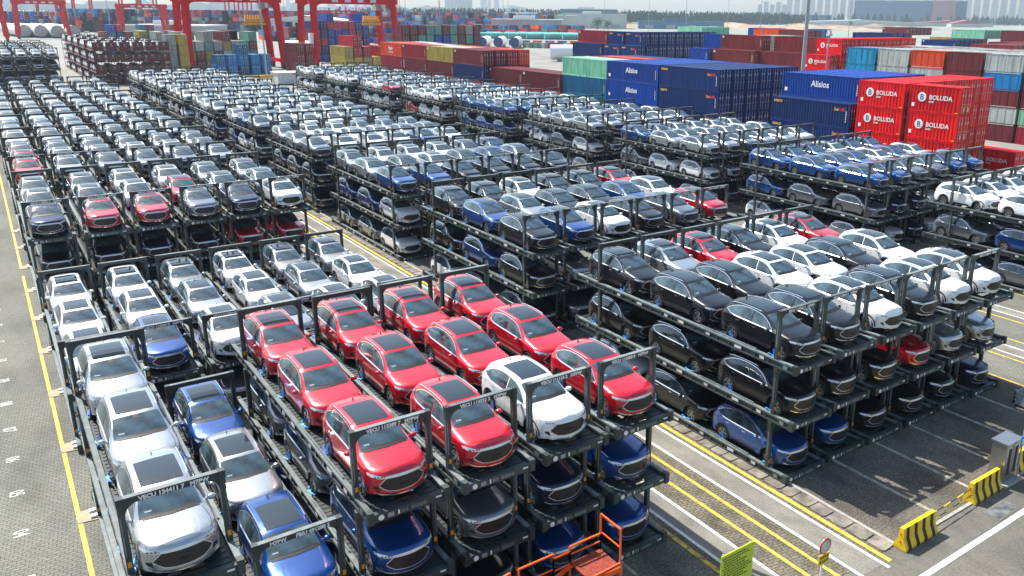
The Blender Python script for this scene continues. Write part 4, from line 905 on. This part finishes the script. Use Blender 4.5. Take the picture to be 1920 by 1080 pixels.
e = empty('yard_lamp', (122, 97, 0)); tag(e, 'short lamp post between maroon and red containers', 'lamp post'); g = MB(); g.tube((0,0,0), (0,0,15.2), .12, n=8); g.build('pole', M['grey'], e); g = MB(); g.box(-.5, .5, -.3, .3, 15.2, 15.6); g.box(-.25, .25, -.3, .3, 15.6, 16.2); g.build('lamp_head', M['worn_white'], e)
# ------------------------------------------------------------------ distant buildings
def facade(name, c, c2, sx, sz, mw=.2):
    m = bpy.data.materials.new(name); t, b = nodes(m); tc = t.nodes.new('ShaderNodeTexCoord'); sp = t.nodes.new('ShaderNodeSeparateXYZ'); ad = t.nodes.new('ShaderNodeMath'); cb = t.nodes.new('ShaderNodeCombineXYZ'); br = t.nodes.new('ShaderNodeTexBrick')
    br.offset = 0; br.inputs['Scale'].default_value = 1; br.inputs['Brick Width'].default_value = sx; br.inputs['Row Height'].default_value = sz; br.inputs['Mortar Size'].default_value = mw*sz*1.6; br.inputs['Color1'].default_value = (*c2, 1); br.inputs['Color2'].default_value = (*[v*1.5 for v in c2], 1); br.inputs['Mortar'].default_value = (*c, 1); b.inputs['Roughness'].default_value = .7
    t.links.new(tc.outputs['Object'], sp.inputs[0]); t.links.new(sp.outputs[0], ad.inputs[0]); t.links.new(sp.outputs[1], ad.inputs[1]); t.links.new(ad.outputs[0], cb.inputs[0]); t.links.new(sp.outputs[2], cb.inputs[1]); t.links.new(cb.outputs[0], br.inputs[0]); t.links.new(br.outputs[0], b.inputs[0]); return m
fa = facade('flat_facade', (.55,.53,.50), (.12,.14,.16), 4, 3.1); fb = facade('office_facade', (.62,.64,.64), (.10,.13,.16), 3.6, 3.6)
roofm = mat('pale_roof', (.55,.57,.56), .6); wallm = mat('pale_wall', (.50,.50,.47), .8, var=.1, vscale=.05); bluem = mat('blue_cladding', (.06,.14,.24), .6)
def block(name, x, y, w, d, h, rz, wm_, rm, label, cat='building', group=None, pitch=0, bays=0):
    e = empty(name, (x, y, 0), rz); tag(e, label, cat, group); g = MB(); g.box(0, w, 0, d, 0, h); g.build('wall', wm_, e)
    g = MB()
    if pitch: g.prism([(-.8, h), (w+.8, h), (w/2, h+pitch)], 'y', -.8, d+.8)
    else: g.box(-.5, w+.5, -.5, d+.5, h+.01, h+1.0); g.box(w*.3, w*.6, d*.3, d*.7, h+1.0, h+4)
    g.build('roof', rm, e)
    for i in range(bays): g = MB(); q = w/bays; g.box(i*q+q*.3, i*q+q*.7, -.2, 0, .2, min(h*.6, 5)); g.build('door', M['grey'], e)
    return e
A_ = -.63
block('office_tower', 1018, 2050, 66, 40, 95, A_, fb, roofm, 'white office tower rising behind the far yard')
block('warehouse', 470, 880, 120, 60, 15, A_, wallm, roofm, 'grey warehouse with wide doors behind the teal pipes', bays=6); block('warehouse', 610, 900, 80, 50, 17, A_, wallm, roofm, 'pale warehouse right of the grey one', bays=3); block('warehouse', 560, 1010, 160, 40, 12, A_, wallm, roofm, 'long pale shed behind the grey warehouse', bays=8)
block('warehouse', 760, 1130, 90, 60, 24, A_, bluem, roofm, 'tall blue-grey shed among trees', bays=2); block('warehouse', 700, 860, 110, 24, 9, A_, mat('blue_shed', (.05,.18,.30), .6), bluem, 'low blue shed beside the spoil heaps', bays=4)
block('warehouse', 360, 640, 60, 30, 12, A_, wallm, roofm, 'small white building right of the far container block', bays=3); block('warehouse', 205, 760, 70, 40, 10, A_, wallm, roofm, 'beige shed left of the right crane', pitch=4); block('warehouse', 250, 960, 130, 40, 14, A_, wallm, roofm, 'long white canopy building below the office tower', bays=6); block('warehouse', 90, 700, 60, 40, 6, A_, M['grey'], roofm, 'grey low shed behind the left crane')
def az(name, a, d, w, dep, h, *r, **k): return block(name, math.sin(a)*d, math.cos(a)*d, w, dep, h, -a, *r, **k)
az('warehouse', .923, 2600, 300, 120, 62, bluem, roofm, 'huge blue-grey plant building behind the conifers', bays=4); az('warehouse', 1.004, 2540, 58, 60, 62, mat('pink_block', (.34,.17,.17), .7), roofm, 'pinkish brick block in front of the huge plant building')
block('warehouse', 1400, 1180, 240, 60, 7, A_-.1, wallm, roofm, 'long pale roofed shed before the conifers', pitch=5); block('warehouse', 1640, 1080, 160, 50, 7, A_-.1, wallm, mat('rust_roof', (.30,.12,.10), .7), 'long shed with faded red roof', pitch=5); block('warehouse', 1580, 960, 60, 30, 7, A_-.1, wallm, mat('red_roof', (.32,.11,.09), .7), 'small house with red roof near the conifers', pitch=7); block('warehouse', 1500, 1560, 300, 60, 20, A_, bluem, mat('pale_blue_roof', (.30,.42,.52), .6), 'long blue roofed factory at the trees')
for i in range(13): az('apartment_block', .850+i*.0083, 3400+(i % 3)*60, 21, 16, 92+14*((i*5) % 3), fa, roofm, f'tall pale apartment slab, {i+1} from the left in the hazy middle group', 'apartment block', 'apartment slabs on the horizon')
for i in range(14): az('apartment_block', .985+i*.0085, 3800+(i % 3)*70, 24, 18, 118+16*((i*7) % 3), fa, roofm, f'tall beige apartment slab, {i+1} from the left in the right group', 'apartment block', 'apartment slabs on the horizon')
for i in range(5): az('apartment_block', .818+i*.0068, 3000, 15, 16, 52+9*(i % 2), fa, roofm, f'short blue-grey apartment block, {i+1} from the left in the small group', 'apartment block', 'apartment slabs on the horizon')
for i, (a, w, h) in enumerate(((.150,26,90),(.158,20,75),(.290,18,130),(.309,30,90),(.318,24,80),(.333,40,84),(.347,40,70),(.361,26,100),(.372,34,78),(.501,34,92),(.509,20,78),(.516,30,96))):
    az('skyscraper', a, 4700, w, 40, h, fa, roofm, f'faint bluish skyscraper on the hazy skyline, number {i+1} from the left', 'skyscraper', 'far city towers')
# ------------------------------------------------------------------ spoil heaps, trees
def heap(name, x, y, w, d, h, m, seed):
    r = random.Random(seed); g = MB(); n, k = 40, 12
    for i in range(n+1):
        for j in range(k+1):
            u, v = i/n, j/k; e_ = max(0, math.sin(math.pi*u))**.5*math.sin(math.pi*v); z = e_*h*(.65+.35*math.sin(u*23+seed)*math.sin(u*9+v*5))*(.8+.4*r.random())
            g.v.append((x+(u-.5)*w*math.cos(A_)-(v-.5)*d*math.sin(A_), y+(u-.5)*w*math.sin(A_)+(v-.5)*d*math.cos(A_), z-.1))
    for i in range(n):
        for j in range(k): a = i*(k+1)+j; g.f.append((a, a+k+1, a+k+2, a+1)); g.m.append(0)
    tag(g.build(name, m, smooth=60), kind='structure')
heap('terrain', 880, 870, 420, 80, 9, mat('sandy_soil', (.42,.29,.19), .95, var=.4, vscale=.05), 3); heap('terrain', 760, 980, 120, 60, 12, mat('grey_soil', (.12,.13,.12), .95, var=.3, vscale=.05), 8); heap('terrain', 1120, 860, 300, 60, 8, mat('brown_soil', (.22,.17,.13), .95, var=.4, vscale=.05), 5)
def leaf_mat(n, c): return mat(n, c, .9, var=.5, vscale=.35, spec=.1)
gconf = leaf_mat('conifer_green', (.035,.075,.045)); gbush = leaf_mat('bush_green', (.055,.105,.035)); bark = mat('bark', (.08,.06,.045), .9)
def conifer_meshes(seed, h=22):
    r = random.Random(seed); g = MB()
    for i in range(260):
        t = r.random()**.8; z = h*(.12+.88*t); rad = (1-t)**.85*h*.23*(.75+.5*r.random()); a = r.uniform(0, 6.283); s = h*.05*(1.3-t)
        p = Vector((math.cos(a)*rad, math.sin(a)*rad, z-rad*.25)); q = Vector((math.cos(a)*rad*.2, math.sin(a)*rad*.2, z+s*.4)); w = Vector((-math.sin(a), math.cos(a), 0))*s
        g.quad([q, p-w, p+Vector((0,0,-s*.8)), p+w])
    tr = MB(); tr.tube((0,0,0), (0,0,h*.9), h*.018, n=6, r2=h*.004); return g.mesh('crown', [gconf], fix=False), tr.mesh('trunk', [bark])
CF = [conifer_meshes(i) for i in range(5)]
tr_ = random.Random(2)
def tree(x, y, s, label, group, ms, name='conifer_tree', asp=1.):
    e = empty(name, (x, y, 0), tr_.uniform(0, 6)); tag(e, label, 'tree', group); e.scale = (s*asp, s*asp, s); link('crown', ms[0], e); link('trunk', ms[1], e); return e
i = 0
for k in range(78):
    t = k/77; x = 1570+t*1350+tr_.uniform(-9, 9); y = 1325-t*80+tr_.uniform(-25, 25)
    if tr_.random() < .06: continue
    i += 1; tree(x, y, tr_.uniform(.85, 1.35), f'dark conifer, {i} from the left in the long row before the plant', 'conifers in the row on the horizon', CF[i % 5], asp=1.25)
def bushy(seed, h=9):
    r = random.Random(seed); g = MB(); cl = [(r.uniform(-.3,.3)*h, r.uniform(-.3,.3)*h, h*r.uniform(.35,.8), h*r.uniform(.16,.28)) for _ in range(12)]
    for i in range(420):
        c = r.choice(cl); d = Vector((r.gauss(0,1), r.gauss(0,1), r.gauss(0,1))).normalized(); p = Vector(c[:3])+d*c[3]*r.uniform(.8, 1.15); s = h*.045; u = d.orthogonal().normalized()*s; w = d.cross(u)
        g.quad([p-u, p-w*.6, p+u, p+w*.6])
    t = MB(); t.tube((0,0,0), (0,0,h*.5), h*.03, n=7, r2=h*.015)
    for k in range(5): c = cl[k]; t.tube((0,0,h*.3), c[:3], h*.014, n=5, r2=h*.004)
    return g.mesh('crown', [gbush], fix=False), t.mesh('trunk', [bark])
BU = [bushy(i) for i in range(3)]
for i, (x, y, s) in enumerate(((590,800,1.6),(600,793,1.3),(375,640,.9),(388,628,.8),(60,720,1.0),(100,705,1.1),(1700,1000,1.2),(1330,1010,1.2))): tree(x, y, s, f'bushy green tree near the far sheds, number {i+1} of eight', 'bushy trees by the sheds', BU[i % 3], 'bushy_tree')
g = MB()
def wood(x0, y0, x1, y1, n, h, dep):
    for i in range(n):
        t = tr_.random(); x = x0+(x1-x0)*t+tr_.uniform(-dep, dep); y = y0+(y1-y0)*t+tr_.uniform(-dep, dep); hh = h*tr_.uniform(.6, 1.1); w = hh*.17*tr_.uniform(.7, 1.3)
        for j in range(7):
            z = hh*tr_.uniform(.1, .85); r_ = w*(1.15-z/hh); a = tr_.uniform(0, 6.28); c, s = math.cos(a)*r_, math.sin(a)*r_
            g.quad([(x-c, y-s, z), (x, y, z-r_*.6), (x+c, y+s, z), (x, y, min(hh, z+r_*1.6))])
wood(640, 1330, 1400, 1230, 2600, 26, 45); wood(540, 1500, 760, 1480, 500, 26, 30); wood(2000, 1180, 2900, 1080, 900, 9, 40); wood(-100, 1500, 700, 1900, 1200, 15, 120); wood(2600, 1700, 3600, 1500, 900, 22, 60)
tag(g.build('woodland', gconf), 'dark distant woodland belt on the horizon', 'woodland', None, 'stuff')
g = MB(); wr_ = random.Random(9)
for i in range(24): x = -300+i*150; g.prism([(x-120, 0), (x+120, 0), (x+70, wr_.uniform(30, 60)), (x-60, wr_.uniform(30, 70))], 'y', 5200, 5300)
tag(g.build('hills', mat('far_hill', (.10,.14,.13), .95)), kind='structure')
# ------------------------------------------------------------------ foreground furniture
def barrier(x, y, label, rz=0):
    e = empty('road_barrier', (x, y, 0), rz); tag(e, label, 'barrier', 'yellow and black road barriers'); L = 2.02
    prof = [(-.27,0),(.27,0),(.27,.10),(.12,.42),(.08,.86),(-.08,.86),(-.12,.42),(-.27,.10)]
    g = MB(); g.prism([(a, b) for a, b in prof], 'x', 0, L); g.build('body', M['yellowb'], e)
    st = MB(); f = [(-.27,.0),(-.27,.10),(-.12,.42),(-.08,.86)]
    for i in range(4):
        x0 = .16+i*.5; w = .19; sk = .05
        for (a, b) in zip(f, f[1:]): st.quad([(x0+b[1]*0, a[0]-.006, a[1]), (x0+w, a[0]-.006, a[1]), (x0+w, b[0]-.006, b[1]), (x0, b[0]-.006, b[1])])
    st.build('black_stripe', M['black'], e)
    for z in (.30, .62): g = MB(); g.tube((-.02, 0, z), (.0, 0, z), .035, n=8); g.build('bolt', M['redref'], e)
    return e
M['yellowb'] = mat('barrier_yellow', (.80,.52,.01), .5, var=.12, vscale=3)
barrier(24.42, 14.18, 'striped barrier beside the lane corner, nearest'); barrier(29.35, 14.38, 'striped barrier beside the steel cabinet, middle one'); barrier(32.95, 14.6, 'striped barrier cut off at the right frame edge')
e = empty('barrier_rail', (26.44, 14.25, 0)); tag(e, 'two thin yellow and black poles linking the striped barriers', 'rail')
for z, y in ((.55, .06), (.38, -.06)):
    g = MB(); n = 6
    for i in range(n): a = i/n; b2 = (i+1)/n; g.tube((2.91*a, y+.1*a, z), (2.91*b2, y+.1*b2, z), .016 if i % 2 else .026, i % 2, n=8)
    g.build('pole', [M['yellowb'], M['black']], e)
M['steel'] = mat('brushed_steel', (.42,.43,.43), .28, .85, var=.12, vscale=3)
e = empty('cable_cabinet', (31.55, 14.25, 0)); tag(e, 'tall stainless steel cabinet between yellow barriers', 'cabinet')
g = MB(); g.box(-.06, 1.2, -.25, .75, 0, .12); g.build('plinth', M['concrete'], e); g = MB(); g.box(0, 1.1, 0, .62, .12, 1.85); g.box(-.05, 1.15, -.06, .68, 1.85, 1.93); g.build('case', M['steel'], e)
for x in (.06, .57):
    g = MB(); g.box(x, x+.47, -.015, 0, .25, 1.78); d = g.build('door', M['steel'], e); g = MB()
    for i in range(22): g.box(x+.12, x+.35, -.03, -.017, .45+i*.055, .475+i*.055)
    g.build('louvre', M['black'], d)
e = empty('steel_crate', (39.35, 16.6, 0)); tag(e, 'low grey steel crate on the dark paving at right edge', 'crate'); g = MB(); g.box(0, 2.2, 0, 1.3, .1, .14); g.build('floor', M['grey'], e)
for k in range(3):
    z = .14+k*.22; g = MB(); g.box(0, 2.2, 0, .04, z, z+.16); g.box(0, 2.2, 1.26, 1.3, z, z+.16); g.box(0, .04, .04, 1.26, z, z+.16); g.box(2.16, 2.2, .04, 1.26, z, z+.16); g.build('side_rail', M['grey'], e)
for x in (0, 2.12):
    for y in (0, 1.22): g = MB(); g.box(x, x+.08, y, y+.08, 0, .85); g.build('leg', M['grey'], e)
e = empty('drum_tank', (34.3, 15.2, 0)); tag(e, 'ochre plastic tank behind the cabinet at right edge', 'tank'); g = MB(); g.tube((0,0,.1), (0,0,.75), .42, n=20); g.tube((0,0,.75), (0,0,.88), .36, n=20, r2=.15); g.build('body', mat('ochre_plastic', (.55,.24,.03), .5, var=.2), e, 40); g = MB(); g.tube((0,0,0), (0,0,.1), .38, n=12); g.build('base', M['black'], e)
# signs
M['lime'] = mat('lime_board', (.48,.62,.02), .5, var=.1, vscale=5); M['ink'] = mat('ink', (.06,.09,.02), .6)
e = empty('notice_board', (16.45, 15.4, 0)); tag(e, 'lime green notice board with dense dark text lines', 'sign'); 
g = MB(); g.box(0, 1.45, 0, .04, .9, 2.3); g.build('panel', M['lime'], e); g = MB()
for i in range(13):
    z = 2.18-i*.098; a = .12 if i % 4 else .06; w = dr.uniform(.7, 1.2); x = a
    while x < a+w: q = dr.uniform(.05, .16); g.box(x, min(x+q, 1.38), -.006, 0, z-.045, z); x += q+.03
g.build('text_line', M['ink'], e)
for x in (.1, 1.3): g = MB(); g.box(x, x+.06, .05, .11, 0, 2.3); g.build('post', M['grey'], e)
e = empty('traffic_sign', (19.5, 13.9, 0)); tag(e, 'small round red-rimmed road sign on white pole with yellow plate', 'sign')
g = MB(); g.tube((0,0,0), (0,0,2.55), .035, n=10); g.build('pole', M['white'], e)
g = MB(); g.tube((0,-.05,2.35), (0,-.07,2.35), .28, 0, n=28); g.build('rim_disc', M['redref'], e); g = MB(); g.tube((0,-.073,2.35), (0,-.078,2.35), .225, 0, n=28); g.build('face_disc', M['worn_white'], e)
g = MB(); g.box(-.26, .26, -.06, -.04, 1.68, 2.06); g.build('plate', M['yellowb'], e); g = MB()
for i in range(4):
    for z in (1.75, 1.91): x = -.2+i*.11; g.box(x, x+.07, -.066, -.06, z, z+.10)
g.build('plate_character', M['ink'], e)
e = empty('notice_board', (32.35, 14.0, 0)); tag(e, 'yellow notice board at the right frame edge above a blue plate', 'sign'); g = MB(); g.box(0, .9, 0, .04, 2.2, 3.6); g.build('panel', M['lime'], e); g = MB(); g.box(-.22, .0, .0, .04, 1.75, 2.2); g.build('blue_plate', M['c_lb'], e); g = MB(); g.box(-.16, -.06, -.006, 0, 1.85, 2.1); g.build('pictogram', M['white'], e)
g = MB()
for i in range(8): g.box(.1, .1+dr.uniform(.3, .7), -.006, 0, 2.35+i*.15, 2.40+i*.15)
g.build('text_line', M['redref'], e)
for x in (0, .8): g = MB(); g.box(x, x+.05, .05, .1, 0, 3.6); g.build('post', M['grey'], e)
# orange access platform
e = empty('access_platform', (9.18, 16.6, -.0)); tag(e, 'orange steel access platform with handrails and sloping stairs', 'platform')
O = M['orange']; mesh_m = mat('orange_grating', (.28,.035,.012), .6, var=.5, vscale=14)
zt_, zl = 2.62, 2.1
def rail(pts, h=1.0, posts=True):
    for a, b in zip(pts, pts[1:]):
        A, B = Vector(a), Vector(b); g = MB(); g.bar(A+Vector((0,0,h)), B+Vector((0,0,h)), .05, .05); g.bar(A+Vector((0,0,h*.5)), B+Vector((0,0,h*.5)), .035, .035); g.build('handrail', O, e)
    for a in pts: g = MB(); g.bar(a, Vector(a)+Vector((0,0,h)), .05, .05); g.build('rail_post', O, e)
g = MB(); g.box(3.0, 4.15, .0, 1.0, zt_-.06, zt_); g.build('upper_deck', mesh_m, e)
g = MB(); g.box(.2, 3.0, .0, 1.0, zl-.06, zl); g.build('lower_deck', mesh_m, e)
g = MB(); g.box(-1.6, .2, 0, 1.0, zl-.5, zl-.44); g.build('step_deck', mesh_m, e)
for y in (-.02, .98):
    g = MB(); g.bar((-1.6, y, zl-.12), (3.0, y, zl-.1), .08, .16); g.bar((3.0, y, zt_-.1), (4.2, y, zt_-.1), .08, .16); g.bar((1.6, y, zl-.1), (3.1, y, zt_-.1), .06, .12); g.build('stringer', O, e)
g = MB()
for i in range(7): a = .3+i*.4; g.bar((a, -.02, zl), (a+.2, -.02, zl+.42), .03, .03); g.bar((a+.2, -.02, zl+.42), (a+.4, -.02, zl), .03, .03)
g.bar((.2, -.02, zl+.42), (4.15, -.02, zl+.62), .05, .05); g.bar((3.2, -.02, zt_), (4.1, -.02, zt_+.1), .05, .05); g.build('truss', O, e)
rail([(3.0, 1.0, zt_), (4.15, 1.0, zt_)], .55); rail([(4.15, 1.0, zt_), (4.15, 0, zt_)], 1.25); rail([(1.2, 1.0, zl), (2.4, 1.0, zl)], 1.05); rail([(2.4, 1.0, zl), (3.0, 1.0, zl)], .9); rail([(-1.6, 1.0, zl-.45), (.3, 1.0, zl-.1), (.9, 1.0, zl)], 1.05); rail([(-1.6, 0, zl-.45), (-.4, 0, zl-.45), (.2, 0, zl)], 1.05); rail([(-1.6, 0, zl-.45), (-1.6, 1.0, zl-.45)], 1.05)
for x, z in ((4.15, zt_), (2.2, zl), (.2, zl), (-1.6, zl-.45)):
    for y in (0, 1.0): g = MB(); g.box(x-.05, x+.05, y-.05, y+.05, 0, z-.05); g.build('leg', O, e)
g = MB(); g.bar((4.15, 0, .2), (2.2, 0, zl-.2), .05, .05); g.bar((2.2, 0, .2), (.2, 0, zl-.2), .05, .05); g.bar((4.15, 1, .2), (2.2, 1, zl-.2), .05, .05); g.bar((2.2, 1., zl-.3), (.2, 1, .2), .05, .05); g.build('brace', O, e)
# patched manhole in the road
e = empty('manhole_cover', (29.2, 13.05, -.02)); tag(e, 'worn steel trench cover in the road beside the barrier', 'cover'); g = MB(); g.box(0, 1.45, 0, .55, 0, .03); g.build('lid', mat('worn_plate', (.16,.17,.17), .5, var=.9, vscale=2.2), e); g = MB(); g.box(-.08, 1.53, -.08, .63, 0, .02); g.build('rim', M['g_road'], e)
# ------------------------------------------------------------------ haze
g = MB(); g.box(-1500, 5200, -60, 5600, -1.2, 262); o = g.build('haze', mat('haze_shell', (1,1,1))); tag(o, 'pale blue haze over the far yard', 'haze', None, 'stuff')
hm = bpy.data.materials.new('haze_air'); hm.use_nodes = True; t = hm.node_tree; t.nodes.remove(t.nodes['Principled BSDF']); pv = t.nodes.new('ShaderNodeVolumePrincipled'); pv.inputs['Color'].default_value = (.74,.88,.98,1); pv.inputs['Density'].default_value = .00013; pv.inputs['Anisotropy'].default_value = .2
t.links.new(pv.outputs[0], t.nodes['Material Output'].inputs['Volume']); o.data.materials.clear(); o.data.materials.append(hm)
